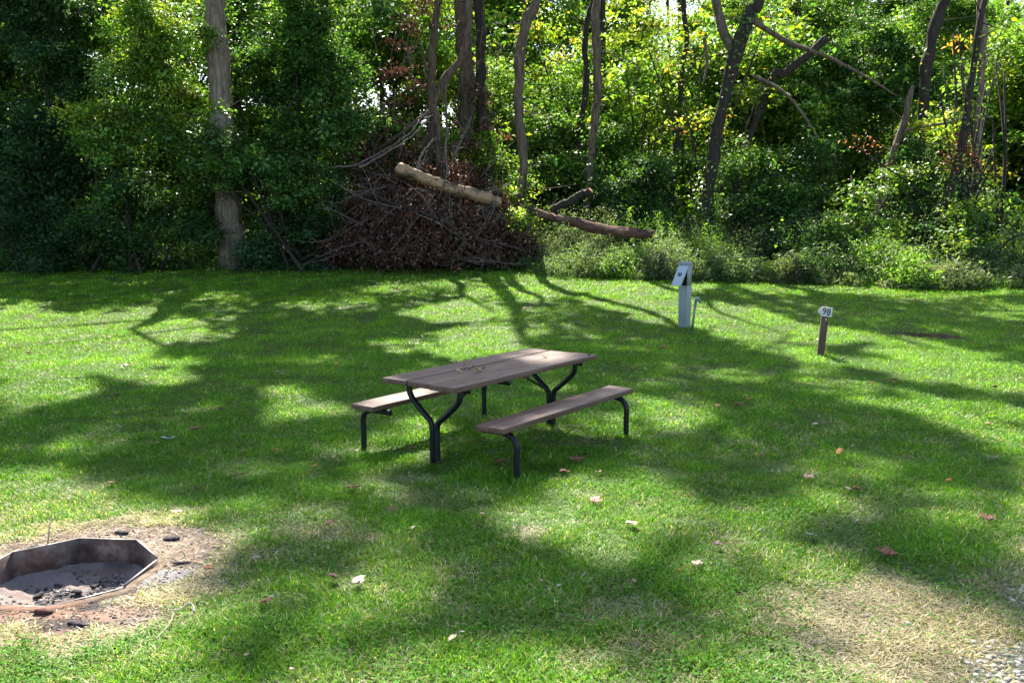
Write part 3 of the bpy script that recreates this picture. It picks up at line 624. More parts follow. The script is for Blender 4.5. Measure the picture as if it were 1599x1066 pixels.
# open upper part: back, two sides, receptacle panel set back
t_ = .004
lbox((t_, pdp, ph-hb), (-pw/2+t_/2, 0, (ph+hb)/2), Mp, 'side_panel', M_ped, PED, 0); lbox((t_, pdp, ph-hb), (pw/2-t_/2, 0, (ph+hb)/2), Mp, 'side_panel', M_ped, PED, 0)
lbox((pw-.009, t_, ph-hb), (0, pdp/2-t_/2, (ph+hb)/2), Mp, 'back_panel', M_ped, PED, 0)
rp = lbox((pw-.012, .012, ph-hb-.01), (0, .01, (ph+hb)/2), Mp, 'receptacle_panel', M_black, PED, 0)
lbox((.05, .03, .07), (-.03, -.015, .74), Mp, 'socket', M_black, rp); lbox((.05, .03, .07), (.04, -.015, .74), Mp, 'socket', M_black, rp)
lbox((pw+.010, pdp+.010, .055), (0, 0, ph+.018), Mp, 'cap', M_ped, PED, .006)
# lid hinged near the top of the front face, propped open
ang = R(33); ll = .36; hz = ph-.012
Ml = Mp@np.array([[1, 0, 0, 0], [0, math.cos(ang), -math.sin(ang), -pdp/2-.006], [0, math.sin(ang), math.cos(ang), hz], [0, 0, 0, 1.]])
Rl = np.array([[1, 0, 0, 0], [0, math.cos(-ang), -math.sin(-ang), -pdp/2-.006], [0, math.sin(-ang), math.cos(-ang), hz], [0, 0, 0, 1.]]); Ml = Mp@Rl
for zz in (.10, .60):
    for xx in (-pw/2+.02, pw/2-.02): lbox((.012, .006, .012), (xx, -pdp/2-.002, zz), Mp, 'screw', M_galv0, PED, 0)
lbox((pw-.03, .004, .46), (0, -pdp/2-.0015, .33), Mp, 'access_panel', M_ped, PED, .001)
lid = lbox((pw+.01, .005, ll), (0, 0, -ll/2), Ml, 'lid', M_lid, PED, .001)
lbox((.005, .03, ll-.01), (-(pw+.01)/2+.0025, .0176, -ll/2), Ml, 'lid_flange', M_lid, lid, 0)
lbox((.005, .03, ll-.01), ((pw+.01)/2-.0025, .0176, -ll/2), Ml, 'lid_flange', M_lid, lid, 0)
def text(s, size, M4, m, parent, name='number', ext=.0008, offset=0.):
    cu = bpy.data.curves.new(name, 'FONT'); cu.body = s; cu.size = size; cu.extrude = ext; cu.align_x = 'CENTER'; cu.align_y = 'CENTER'; cu.offset = offset
    tmp = bpy.data.objects.new('tmp', cu); C.objects.link(tmp); dg = bpy.context.evaluated_depsgraph_get(); me = bpy.data.meshes.new_from_object(tmp.evaluated_get(dg)); bpy.data.objects.remove(tmp)
    V = np.zeros(len(me.vertices)*3, np.float32); me.vertices.foreach_get('co', V); V = V.reshape(-1, 3).astype(float); V[:, 0] *= .8
    V = V@M4[:3, :3].T+M4[:3, 3]; me.vertices.foreach_set('co', V.astype(np.float32).ravel()); me.materials.clear(); me.materials.append(m); me.update()
    return link(name, me, m, parent)
Tf = np.array([[1, 0, 0, 0], [0, 0, -1, 0], [0, 1, 0, 0], [0, 0, 0, 1.]])      # text plane (x,y) -> (x,z), facing -y
Tl = Ml.copy()@np.array([[1, 0, 0, 0], [0, 1, 0, -.0045], [0, 0, 1, -.17], [0, 0, 0, 1.]])@Tf
text('98', .095, Tl, M_black, lid, offset=.002)

g = gp(1079, 518); TAP = empty('water_tap', g, label='grey metal standpipe with spigot beside the hookup pedestal', cat='water tap')
M_galv = noise_mat('galvanised_pipe', [(.3, (.10, .105, .11)), (.7, (.2, .21, .21))], 20, 4, .5, .2, metallic=.5)
top = at(1086.5, 470, g[1]); MB().tube([g+(0, 0, -.1), top], .017, 10).build('pipe', M_galv, TAP, True)
MB().tube([top+(-.012, 0, .012), top+(.04, -.01, .012), top+(.062, -.015, .0), top+(.068, -.018, -.03)], [.024, .021, .018, .02], 10).build('spout', M_galv, TAP, True)
MB().tube([top+(.0, 0, .02), top+(.001, 0, .042)], .011, 8).tube([top+(-.02, 0, .047), top+(.05, -.01, .052)], [.012, .012], 8).build('valve_handle', M_lid, TAP, True)

g = gp(1281, 555.5); POST = empty('site_post', g, label='leaning brown square wooden post with white arrow plate numbered 98', cat='post')
M_post = noise_mat('brown_stained_post', [(.3, (.065, .038, .028)), (.7, (.13, .082, .06))], 8, 6, .8, .4, 30, (3, 3, .4)); M_white = noise_mat('white_plate', [(.3, (.42, .42, .40)), (.7, (.6, .6, .59))], 12, 4, .6, .05)
topP = at(1289.5, 479, g[1]+.02); ax_ = topP-g; hgt = np.linalg.norm(ax_); zA = ax_/hgt; th = R(-14)
xA = np.array([math.cos(th), math.sin(th), 0]); xA -= xA@zA*zA; xA /= np.linalg.norm(xA); yA = np.cross(zA, xA)
Mq = np.eye(4); Mq[:3, 0] = xA; Mq[:3, 1] = yA; Mq[:3, 2] = zA; Mq[:3, 3] = g
lbox((.086, .086, hgt+.15), (0, 0, hgt/2-.075), Mq, 'shaft', M_post, POST, .006)
pz = hgt-.062; pl = [(-.100, 0), (-.052, .058), (.080, .058), (.080, -.060), (-.044, -.060)]
V = [(x, -.0445-.012, pz+z) for x, z in pl]+[(x, -.0445, pz+z) for x, z in pl]; V = np.array(V)@Mq[:3, :3].T+Mq[:3, 3]
mb = MB().add(V, [], 4); mb.F += [np.arange(5)[::-1], np.arange(5)+5]; mb.N += [np.array([5]), np.array([5])]
mb.F.append(np.array([[k, (k+1) % 5, 5+(k+1) % 5, 5+k] for k in range(5)]).ravel()); mb.N.append(np.full(5, 4)); plate = mb.build('arrow_plate', M_white, POST, bevel=.002)
for s, xo, zo in (('9', -.014, .004), ('8', .038, -.004)): text(s, .125, Mq@np.array([[1, 0, 0, xo], [0, 1, 0, -.0575], [0, 0, 1, pz+zo], [0, 0, 0, 1.]])@Tf, M_black, plate, 'digit', offset=.0022)
text('9', .05, Mq@np.array([[1, 0, 0, .016], [0, 1, 0, -.0440], [0, 0, 1, hgt-.165], [0, 0, 0, 1.]])@Tf, M_white, POST, 'small_mark', offset=.001)

# ================================================================== FALLEN LEAVES ON THE LAWN
def fallen(loc, size, c, label, cat='fallen leaf', group=None, lobes=3, curl=.3, rot=None, name='fallen_leaf', tilt=.2):
    """leaflets on a stalk, each cupped"""
    V = []; Fq = []; T = []; rot = rng.random()*6.28 if rot is None else rot; nl = lobes
    for q in range(nl):
        a = (q-(nl-1)/2)*(.75 if nl > 1 else 0)+rng.normal(0, .12); s = size*(1 if q == nl//2 else .8)
        n = 6; base = len(V)
        for i in range(n):
            t = i/(n-1); wd = .30*s*math.sin(math.pi*min(1, t*.93+.07))**.8*(1-.25*t); cz = curl*s*(t**2)*(.6+.5*rng.random())
            for sx in (-1, 0, 1):
                lx, ly, lz = t*s+.05*s, sx*wd, cz+abs(sx)*wd*(.35+.5*curl)+rng.normal(0, .02*s)
                V.append((lx*math.cos(a)-ly*math.sin(a), lx*math.sin(a)+ly*math.cos(a), lz))
        for i in range(n-1):
            for j in (0, 1): b = base+i*3+j; Fq += [b, b+1, b+4, b+3]
    V = np.array(V)-np.array([size*.5, 0, 0]); ca, sa = math.cos(rot), math.sin(rot)
    V = np.stack([V[:, 0]*ca-V[:, 1]*sa, V[:, 0]*sa+V[:, 1]*ca, V[:, 2]+V[:, 0]*tilt*(rng.random()-.5)], 1)
    nf = len(Fq)//4; tn = np.array(c)[None]*np.exp(rng.normal(0, .18, (nf, 1)))
    o = link(name, npmesh(name, V, Fq, 4, tn), M_dead); o.location = (float(loc[0]), float(loc[1]), float(loc[2]))
    so = o.modifiers.new('thick', 'SOLIDIFY'); so.thickness = .0012
    return tag(o, label, cat, group)
BR = (.20, .09, .045); DB = (.07, .03, .022); PA = (.36, .30, .20); WH = (.38, .37, .31); OR = (.36, .14, .03); RB = (.22, .075, .045); GR = (.22, .24, .18); YL_ = (.55, .42, .1)
def lift(y): return .045 if y < 12 else .055
for (u, v, px, c, lobes, lab) in [
 (905, 726, 26, BR, 5, 'large reddish brown compound leaf lying in front of the near bench'),
 (880, 745, 22, RB, 3, 'brown leaf with a pale midrib left of the large compound leaf'),
 (935, 745, 14, PA, 3, 'pale shredded leaf right of the large compound leaf'),
 (1387, 873, 34, BR, 4, 'large drooping brown leaf on the grass towards the gravel'),
 (1268, 847, 26, GR, 3, 'pale grey green leaf of three leaflets'),
 (1241, 843, 13, RB, 1, 'small upright red brown leaf beside the pale three part leaf'),
 (520, 912, 26, DB, 3, 'dark curled brown leaf standing up in the left foreground grass'),
 (415, 952, 30, BR, 3, 'brown curled leaf lying by a grey feather like leaf in the foreground'),
 (425, 944, 18, GR, 1, 'small grey leaf lying against a brown curled leaf in the foreground'),
 (708, 1011, 28, PA, 1, 'long pale cream leaf in the bottom middle of the lawn'),
 (722, 999, 12, WH, 1, 'small white leaf just above the long pale cream leaf'),
 (845, 917, 14, PA, 1, 'small pale tan leaf left of a whitish leaf in the foreground'),
 (872, 925, 13, WH, 1, 'small whitish leaf right of a pale tan leaf in the foreground'),
 (990, 918, 15, (.33, .2, .15), 1, 'pinkish brown leaf standing in the middle foreground'),
 (610, 804, 16, BR, 2, 'curled brown leaf in front of the table legs towards the camera'),
 (645, 835, 16, PA, 2, 'pair of pale tan leaflets in the lit grass below the table'),
 (752, 812, 14, PA, 3, 'pale starry leaf in the lit grass below the near bench'),
 (386, 1036, 22, PA, 1, 'pale cream chip of leaf at the bottom left of the lawn'),
 (450, 1018, 16, PA, 1, 'tan folded leaf near the bottom of the lawn'),
 (455, 1058, 14, (.4, .3, .24), 2, 'pinkish ragged leaf at the bottom edge of the lawn'),
 (1160, 965, 14, PA, 1, 'cream upright leaf on the grass in the right foreground'),
 (1060, 900, 8, OR, 1, 'tiny orange leaf in the middle foreground grass'),
 (1027, 828, 10, DB, 1, 'small dark brown leaf at the edge of the big sunny patch'),
 (1053, 845, 12, (.2, .15, .12), 2, 'small grey brown leaf below the big sunny patch'),
 (1151, 638, 20, BR, 3, 'brown and yellow leaf clump in shade right of the table'),
 (1035, 548, 18, RB, 2, 'brown leaf in shade between table and pedestal'),
 (1127, 549, 13, RB, 1, 'reddish leaf in shade right below the water tap'),
 (1188, 719, 14, BR, 2, 'brown leaf in shade right of the near bench'),
 (122, 631, 12, BR, 2, 'tan leaf at the shade edge on the left lawn'),
 (182, 623, 22, PA, 3, 'pale splayed leaf in shade on the left lawn'),
 (262, 693, 22, (.42, .46, .46), 4, 'silvery feathery leaf in shade left of the table'),
 (308, 771, 14, DB, 2, 'dark brown leaf in shade left above the fire pit dirt'),
 (275, 775, 10, RB, 1, 'reddish leaf next to a dark one above the fire pit dirt'),
 (42, 815, 10, OR, 1, 'bright orange leaf on the sunny grass behind the fire pit'),
 (325, 898, 22, (.33, .14, .07), 2, 'rust brown leaf at the right edge of the fire pit dirt'),
 (197, 576, 18, DB, 3, 'dark leaf bundle in the sunny part of the left lawn'),
 (660, 531, 12, DB, 1, 'dark leaf behind the table on the left'),
 (1360, 660, 0, DB, 1, ''),
 (1398, 658, 14, DB, 2, 'dark leaf in the shade far right below the sunny strip'),
 (1505, 686, 12, DB, 2, 'dark curled leaf in shade near the right edge'),
 (1545, 660, 12, DB, 2, 'dark leaf on the sunny grass near the right edge'),
 (1361, 604, 12, RB, 1, 'rust leaf in the sunny strip below the site post'),
 (1340, 753, 12, (.4, .08, .06), 2, 'bright red leaf in the shaded grass on the right'),
 (1455, 899, 10, (.06, .015, .02), 1, 'small maroon nut on the dry grass')]:
    if px == 0: continue
    g = gp(u, v); s = px/F*g[1]*1.0; g[2] += lift(g[1])*.8
    fallen(g, s*.75, c, lab, lobes=lobes, group='larger fallen leaves on the lawn', curl=.35)
n = 0
while n < 120:
    y = 4+16*rng.random(); x = (rng.random()*2-1)*.56*y
    if bare(x, y) > .2 or y > edge_y(x)-.3: continue
    c = [BR, RB, DB, PA, OR, (.33, .22, .14)][rng.integers(0, 6)]; g = ground(x, y); g[2] += lift(y)*.8
    fallen(g, .045+.045*rng.random(), c, 'small dry leaf scattered on the lawn, one of many alike', group='small dry leaves over the lawn', lobes=int(rng.integers(1, 4)), curl=.3); n += 1
# husks and leaf bits on the table top
def on_table(x, y, dz=0):
    c, s = math.cos(YAW), math.sin(YAW); return np.array([TX+c*x-s*y, TY+s*x+c*y, H_+.004+dz])
def tpx(u, v):
    d = ray(u, v); t_ = (H_+.004-CH)/d[2]; return np.array([0, 0, CH])+d*t_
for (u, v, sz, c, lab) in [(717, 580, .035, (.22, .22, .08), 'yellowish green seed husk lying nearest the table end'),
 (725, 577, .022, DB, 'small dark husk behind the yellowish green one on the table'),
 (735, 577, .032, (.10, .06, .04), 'thin curved brown stalk in the middle of the husks on the table'),
 (746, 579.5, .045, (.16, .18, .05), 'longest green brown husk on the table top'),
 (756, 576, .025, DB, 'dark round husk right of the longest husk on the table'),
 (703, 571, .015, PA, 'tiny pale bit on the far table board'),
 (724, 570, .022, (.24, .14, .08), 'tan bit on the far table board'),
 (739, 572, .024, RB, 'thin reddish bit beside the gap between the table boards'),
 (784, 584, .014, (.26, .2, .12), 'tiny tan bit alone near the middle of the table'),
 (850, 557.5, .04, (.32, .19, .1), 'curled tan leaf towards the far end of the table')]:
    fallen(tpx(u, v), sz*1.35, tuple(min(.5, q*1.7) for q in c), lab, 'husk' if 'husk' in lab else 'leaf bit', 'bits lying on the table top', lobes=2, curl=.7, name='seed_husk' if 'husk' in lab else 'leaf_bit', tilt=0)

exec_wood = True
# ================================================================== THE WOOD
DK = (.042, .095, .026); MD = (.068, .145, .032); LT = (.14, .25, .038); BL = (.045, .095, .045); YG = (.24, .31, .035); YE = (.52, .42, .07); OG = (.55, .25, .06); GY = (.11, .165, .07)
def tree_trunk(line, y, rad_px, m, parent, up_to=14., seg=16, name='trunk', base_ground=True, ydrift=0., ridge=.07):
    """line: list of (u, v) from the base up, at distance y; carried on upwards to height up_to"""
    P = [at(u, v, y+ydrift*i) for i, (u, v) in enumerate(line)]
    r = [w_/F*y/2 for w_ in rad_px]
    if base_ground:
        b = P[0].copy(); gz = float(height(b[0], b[1]))
        if b[2] > gz: d = P[0]-P[1]; d = d/abs(d[2]); d[:2] = np.clip(d[:2], -.3, .3); b = P[0]+d*(P[0][2]-gz+.15); b[1] = P[0][1]; P = [b]+P; r = [r[0]*1.25]+r
    if up_to and P[-1][2] < up_to:
        d = P[-1]-P[-2]; d = d/d[2]; d[:2] = np.clip(d[:2], -.35, .35); z0 = P[-1][2]; hh = up_to-z0
        for f in (.33, .66, 1.): q = P[-1]*0+np.array([*(P[-1][:2]), z0]) ; 
        q0 = P[-1].copy(); r0 = r[-1]
        for f in (.33, .66, 1.): P.append(q0+np.array([d[0]*.6*hh*f+.15*rng.normal(), .3*hh*f*.2+.15*rng.normal(), hh*f])); r.append(r0*(1-.75*f))
    seglen = len(P); Q = smoothline(P, 14*max(3, seglen)); rr = np.interp(np.linspace(0, 1, len(Q)), np.linspace(0, 1, len(r)), r) if False else None
    d = np.r_[0, np.cumsum(np.linalg.norm(np.diff(np.array(P), axis=0), axis=1))]; rr = np.interp(np.linspace(0, d[-1], len(Q)), d, r)
    ln_ = np.linspace(0, d[-1], len(Q)); Q[:, 0] += .05*(vnoise(ln_*1.1+y*3, ln_*0)-.5)+.05*(vnoise(ln_*2.7+y*5, ln_*0)-.5); Q[:, 1] += .08*(vnoise(ln_*1.3+y*7, ln_*0)-.5); rr = rr*(1+.22*(vnoise(ln_*2.1+y, ln_*0)-.5)+.14*(vnoise(ln_*6+y, ln_*0)-.5))
    tw = MB()
    for _q in range(16):
        i_ = int(rng.integers(len(Q)//8, len(Q)-2)); e_ = rng.normal(size=3)*[1, .8, .35]+[0, -.1, .35]; e_ /= np.linalg.norm(e_); l_ = .3+1.1*rng.random()**1.5; tw.tube(smoothline([Q[i_], Q[i_]+e_*l_*.5+rng.normal(0, .05*l_, 3), Q[i_]+e_*l_+rng.normal(0, .1*l_, 3)], 8), np.linspace(min(.022, rr[i_]*.4), .004, 8), 5, .1)
    tw.build('twigs', m, parent, True)
    MB().tube(Q, rr, seg, .05, ridge=ridge).build(name, m, parent, True)
    return Q
def tree(label, line, y, rad_px, m=M_barkb, up=14., name='tree', cat='tree', canopy=None, ccol=None, limbs=True, group=None, **k):
    b = at(*line[0], y); o = empty(name, ground(b[0], b[1]), label=label, cat=cat, group=group)
    Q = tree_trunk(line, y, rad_px, m, o, up, **k)
    if canopy:
        top = Q[-1]; bl = []
        for (dx, dy, z, r) in canopy: bl.append((top[0]+dx, y+dy, z, r, r, r*.6))
        branches_mat[0] = m
        crown('crown', o, bl, .62, 46, .27, ccol or [(3, MD), (2, LT), (1, DK)], M_leaf, spread=.75, high=True, outw=.2, branches=34, trunkpts=Q[len(Q)//2:])
    return o, Q
CAN = [(0, -1.5, 12, 3.6), (-3., -1, 15, 3.6), (3., 0, 15, 3.6), (0, -2.5, 19, 4), (-2.2, 1, 22, 4), (2.5, -1, 24, 4), (.5, 3, 17, 3.6)]
CANs = [(0, 0, 13, 3.), (-2.2, .5, 10.5, 2.3), (2.4, -.8, 11.5, 2.5), (0, 1.2, 17, 3.), (-1, -2.5, 20, 3.)]
t1, q1 = tree('stout grey barked tree trunk rising behind leafy vines left of the brush pile', [(361, 372), (357, 330), (349, 250), (345, 180), (340, 90), (334, 0)], 22.6, [44, 38, 36, 33, 32, 30], M_bark, 10.5, canopy=CAN)
t2, q2 = tree('thick brown vine wrapped trunk behind the brush pile', [(735, 330), (730, 240), (728, 150), (726, 60), (722, 0)], 26.5, [24, 22, 24, 24, 22], M_barkb, 20, canopy=CAN)
t3, q3 = tree('slim grey dead tree left of the vine wrapped trunk, bending right at the top', [(686, 255), (682, 225), (683, 190), (680, 160), (700, 120), (722, 85), (731, 40), (730, 0)], 24.5, [11, 10, 10, 11, 12, 11, 10, 10], M_barkb, 11)
MB().tube(smoothline([at(682, 170, 24.5), at(660, 182, 24.4), at(630, 205, 24.2), at(590, 235, 24), at(560, 262, 23.8)], 20), np.linspace(.065, .02, 20), 8, .1).build('limb', M_barkb, t3, True)
MB().tube(smoothline([at(696, 120, 24.5), at(696, 160, 24.3), at(697, 210, 24.2), at(690, 262, 24.1)], 14), np.linspace(.035, .03, 14), 8, .1).build('limb', M_barkb, t3, True)
t3b, _ = tree('thin straight grey trunk at the top left of the brush pile', [(672, 180), (675, 120), (677, 60), (683, 0)], 25.5, [12, 12, 11, 11], M_barkb, 12)
t3c, _ = tree('dark trunk with hanging dead vines just right of the vine wrapped trunk', [(757, 220), (752, 150), (750, 80), (748, 0)], 26, [16, 16, 15, 15], M_barkd, 12)
t4, q4 = tree('curving grey brown tree in the middle with an S bend near the top', [(812, 322), (816, 280), (817, 230), (811, 190), (811, 130), (812, 80), (822, 35), (842, -10)], 23.4, [15, 13, 14, 15, 14, 15, 17, 15], M_barkb, 14, canopy=CANs)
t5, q5 = tree('straight slender brown tree right of the S bent tree', [(917, 330), (921, 270), (930, 190), (932, 110), (931, 50), (933, 0)], 25, [11, 11, 12, 13, 13, 12], M_barkb, 14, canopy=CANs)
t6, _ = tree('thin dark ivy hung trunk beside the slender brown tree', [(908, 200), (914, 130), (915, 70), (921, 20), (926, 0)], 26.5, [10, 9, 9, 9, 8], M_barkd, 12)
t7, q7 = tree('ivy coated dark tree behind the hookup pedestal, leaning right', [(1100, 372), (1104, 310), (1114, 250), (1124, 190), (1137, 130), (1153, 70), (1175, 15), (1190, -15)], 22.4, [22, 18, 18, 17, 19, 21, 18, 14], M_barkd, 20, canopy=CAN)
MB().tube(smoothline([at(1148, 85, 22.4), at(1130, 50, 22.6), at(1118, 0, 22.8), at(1112, -50, 23)], 12), np.linspace(.13, .09, 12), 8, .1).build('limb', M_barkb, t7, True)
DBR = [[(1172, 30), (1200, 48), (1235, 68), (1290, 88), (1330, 108), (1365, 128), (1400, 150)], [(1175, 118), (1210, 135), (1235, 155), (1260, 188), (1278, 218)], [(1100, 60), (1104, 100), (1098, 130)]]
for ln, r0 in zip(DBR, (.075, .05, .05)):
    MB().tube(smoothline([at(u, v, 22.3-.15*i) for i, (u, v) in enumerate(ln)], 22), np.linspace(r0, .018, 22), 7, .12).build('dead_limb', M_barkb, t7, True)
t8, q8 = tree('dark straight tree on the right rising past the broken snag', [(1432, 260), (1440, 190), (1443, 130), (1455, 70), (1470, 10), (1480, -20)], 24, [15, 14, 15, 16, 17, 15], M_barkd, 20, canopy=CAN)
t9, _ = tree('leaning broken dead snag with a pale jagged top', [(1392, 254), (1402, 222), (1412, 190), (1418, 160), (1426, 134)], 22.6, [11, 10, 10, 10, 6], M_barkb, None, name='snag', cat='dead tree')
MB().tube(smoothline([at(1405, 206, 22.6), at(1440, 198, 22.4), at(1480, 192, 22.2), at(1510, 183, 22), at(1550, 183, 21.8)], 16), np.linspace(.045, .02, 16), 7, .1).build('limb', M_bark, t9, True)
t10, q10 = tree('dark crooked tree leaning right at the far right edge of the wood', [(1452, 378), (1468, 335), (1485, 290), (1495, 250), (1505, 205), (1512, 170), (1520, 110), (1530, 40)], 20.8, [13, 12, 12, 11, 11, 11, 10, 9], M_barkd, 12, canopy=CANs)
t11, _ = tree('pale straight trunk at the top right corner', [(1532, 130), (1534, 90), (1533, 40), (1535, 0)], 26, [10, 11, 12, 12], M_bark, 13, canopy=CANs)
t12, _ = tree('thick broken brown limbed trunk leaning right near the top of the wood', [(1200, 135), (1220, 118), (1245, 98), (1270, 80), (1292, 60)], 25, [9, 11, 12, 12, 12], M_barkd, None, name='snag', cat='dead tree')
t13, _ = tree('slim grey stem in the middle distance left of the ivy coated tree', [(1060, 190), (1066, 120), (1072, 60), (1068, 0)], 27, [8, 8, 7, 7], M_barkd, 12)
# tall trees whose crowns make the shade (trunks outside or behind)
for i, (x, y, lab) in enumerate([(-14.5, 24, 'tall tree in the wood beyond the left edge'), (-17.5, 28, 'tall tree deep in the dark left of the wood'), (-5.9, 26, 'tall tree hidden behind the leafy mass left of the brush pile'), (15.5, 23, 'tall tree at the right end of the wood'), (9, 29, 'tall tree far back on the right of the wood'), (-17, 20, 'tall tree by the lawn far to the left'), (17.5, 18, 'tall tree by the lawn far to the right'), (3, 30, 'tall tree far back behind the middle of the wood')]):
    o = empty('tree', ground(x, y), label=lab, cat='tree', group='tall trees in the wood'); z = float(height(x, y))
    mb, Q = trunk_mb([(x, y, z-.1), (x+.1, y, z+3), (x-.1, y+.1, z+7), (x+.2, y, z+20)], [.26, .2, .17, .06]); mb.build('trunk', M_barkd, o, True); branches_mat[0] = M_barkd
    cc = crown('crown', o, [(x+dx, y+dy, zz, r, r, r*.6) for dx, dy, zz, r in CAN], .62, 46, .27, [(3, MD), (2, DK), (1, LT)], M_leaf, spread=.75, high=True, outw=.2, branches=30, trunkpts=Q[20:])

# ---- understory: leafy masses placed in the wood. blobs as (u, v, radius_px, y)
def bl(lst, depth=1.1, sq=1.0):
    o = []
    for u, v, r, y in lst:
        c = at(u, v, y); rr = r/F*y; o.append((c[0], c[1], c[2], rr, max(.5, rr*.75)*depth, rr*sq))
    return o
def bush(label, blobs, dens, per, size, base, m=M_leaf, spread=.26, name='shrub', cat='shrub', stems=5, **k):
    B = bl(blobs); c = np.mean([b[:3] for b in B], 0); yb = float(np.mean([b[1] for b in B])); g = ground(c[0], yb)
    o = empty(name, g, label=label, cat=cat); lo_ = min(B, key=lambda b: b[2])
    st = []; mb = MB()
    for i in range(stems):
        b = B[i % len(B)]; a = ground(lo_[0]+rng.normal(0, .35), lo_[1]+rng.normal(0, .25)); e = np.array(b[:3])+rng.normal(0, .3, 3)
        Q = smoothline([a-[0, 0, .1], a+(e-a)*.5+rng.normal(0, .12, 3), e], 12); mb.tube(Q, np.linspace(.05, .015, 12), 6, .1); st.append(Q)
    mb.build('stem', M_barkd, o, True); branches_mat[0] = M_barkd
    crown('foliage', o, B, dens*2.0, int(per*4.4), size, base, m, spread=spread*1.35, branches=26, trunkpts=np.concatenate(st), **k); return o
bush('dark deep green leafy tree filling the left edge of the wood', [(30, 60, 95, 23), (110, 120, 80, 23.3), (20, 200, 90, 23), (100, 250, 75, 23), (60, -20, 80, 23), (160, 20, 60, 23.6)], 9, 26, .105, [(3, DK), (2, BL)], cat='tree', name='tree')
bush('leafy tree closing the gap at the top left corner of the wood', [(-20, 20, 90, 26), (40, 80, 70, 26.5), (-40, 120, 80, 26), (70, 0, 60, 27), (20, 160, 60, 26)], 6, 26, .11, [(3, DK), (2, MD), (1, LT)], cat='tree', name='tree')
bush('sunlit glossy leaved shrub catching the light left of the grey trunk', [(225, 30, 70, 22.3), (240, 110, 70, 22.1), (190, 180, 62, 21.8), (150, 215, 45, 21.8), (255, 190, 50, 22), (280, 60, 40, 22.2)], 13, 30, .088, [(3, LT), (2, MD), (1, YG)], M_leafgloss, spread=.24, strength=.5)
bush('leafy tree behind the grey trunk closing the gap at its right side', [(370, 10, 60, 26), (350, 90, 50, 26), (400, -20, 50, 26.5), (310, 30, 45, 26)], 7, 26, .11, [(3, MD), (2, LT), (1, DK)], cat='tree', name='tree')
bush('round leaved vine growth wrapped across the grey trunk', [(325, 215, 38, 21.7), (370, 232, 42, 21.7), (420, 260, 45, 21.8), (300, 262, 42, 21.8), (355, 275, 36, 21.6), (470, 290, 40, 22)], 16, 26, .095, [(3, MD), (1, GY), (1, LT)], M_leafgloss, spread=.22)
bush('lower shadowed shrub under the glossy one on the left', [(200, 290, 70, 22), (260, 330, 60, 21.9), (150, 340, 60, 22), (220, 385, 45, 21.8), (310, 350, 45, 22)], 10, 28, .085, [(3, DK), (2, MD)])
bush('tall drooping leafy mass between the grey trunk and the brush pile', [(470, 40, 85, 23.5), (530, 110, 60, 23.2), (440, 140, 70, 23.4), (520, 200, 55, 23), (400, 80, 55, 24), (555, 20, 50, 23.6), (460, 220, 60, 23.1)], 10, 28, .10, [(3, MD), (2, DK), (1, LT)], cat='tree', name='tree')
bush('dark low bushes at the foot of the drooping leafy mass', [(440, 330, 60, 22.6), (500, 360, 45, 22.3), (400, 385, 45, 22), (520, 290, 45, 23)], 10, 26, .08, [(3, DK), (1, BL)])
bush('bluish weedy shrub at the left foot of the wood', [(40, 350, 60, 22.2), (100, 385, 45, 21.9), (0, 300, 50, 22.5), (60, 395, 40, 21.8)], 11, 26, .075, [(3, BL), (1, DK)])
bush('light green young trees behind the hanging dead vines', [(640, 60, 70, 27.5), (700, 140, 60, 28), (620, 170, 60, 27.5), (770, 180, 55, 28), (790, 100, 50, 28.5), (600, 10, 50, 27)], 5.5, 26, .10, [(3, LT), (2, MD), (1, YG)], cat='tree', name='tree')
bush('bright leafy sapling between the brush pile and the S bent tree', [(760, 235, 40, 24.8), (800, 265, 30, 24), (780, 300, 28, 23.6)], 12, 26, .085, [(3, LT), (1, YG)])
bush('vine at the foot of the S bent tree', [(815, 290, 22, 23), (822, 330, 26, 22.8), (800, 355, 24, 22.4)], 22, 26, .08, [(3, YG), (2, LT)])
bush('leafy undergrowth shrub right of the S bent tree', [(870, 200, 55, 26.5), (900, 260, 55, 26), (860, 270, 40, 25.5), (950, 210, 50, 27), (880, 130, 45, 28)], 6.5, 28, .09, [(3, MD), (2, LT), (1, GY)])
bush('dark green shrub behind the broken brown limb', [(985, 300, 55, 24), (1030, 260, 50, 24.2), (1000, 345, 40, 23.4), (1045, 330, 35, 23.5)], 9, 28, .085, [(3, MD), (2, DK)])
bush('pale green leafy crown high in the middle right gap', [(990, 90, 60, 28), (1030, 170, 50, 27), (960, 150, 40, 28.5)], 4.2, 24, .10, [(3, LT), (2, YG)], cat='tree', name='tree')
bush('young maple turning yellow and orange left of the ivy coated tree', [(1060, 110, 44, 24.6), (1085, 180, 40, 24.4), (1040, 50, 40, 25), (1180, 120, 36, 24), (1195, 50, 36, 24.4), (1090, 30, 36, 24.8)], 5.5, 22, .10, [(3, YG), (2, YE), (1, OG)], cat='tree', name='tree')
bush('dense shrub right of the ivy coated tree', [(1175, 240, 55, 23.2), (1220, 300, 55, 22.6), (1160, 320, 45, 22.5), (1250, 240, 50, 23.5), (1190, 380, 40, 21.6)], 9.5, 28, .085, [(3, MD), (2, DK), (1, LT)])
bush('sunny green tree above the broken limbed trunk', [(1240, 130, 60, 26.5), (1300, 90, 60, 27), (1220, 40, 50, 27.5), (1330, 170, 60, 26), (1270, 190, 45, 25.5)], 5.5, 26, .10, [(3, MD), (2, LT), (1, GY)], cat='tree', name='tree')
bush('dark crowned tree behind the broken snag', [(1380, 60, 60, 26.5), (1430, 110, 55, 26), (1370, 150, 50, 25.6), (1440, 20, 50, 27), (1340, 30, 45, 27)], 5.5, 26, .10, [(3, DK), (2, MD), (1, LT)], cat='tree', name='tree')
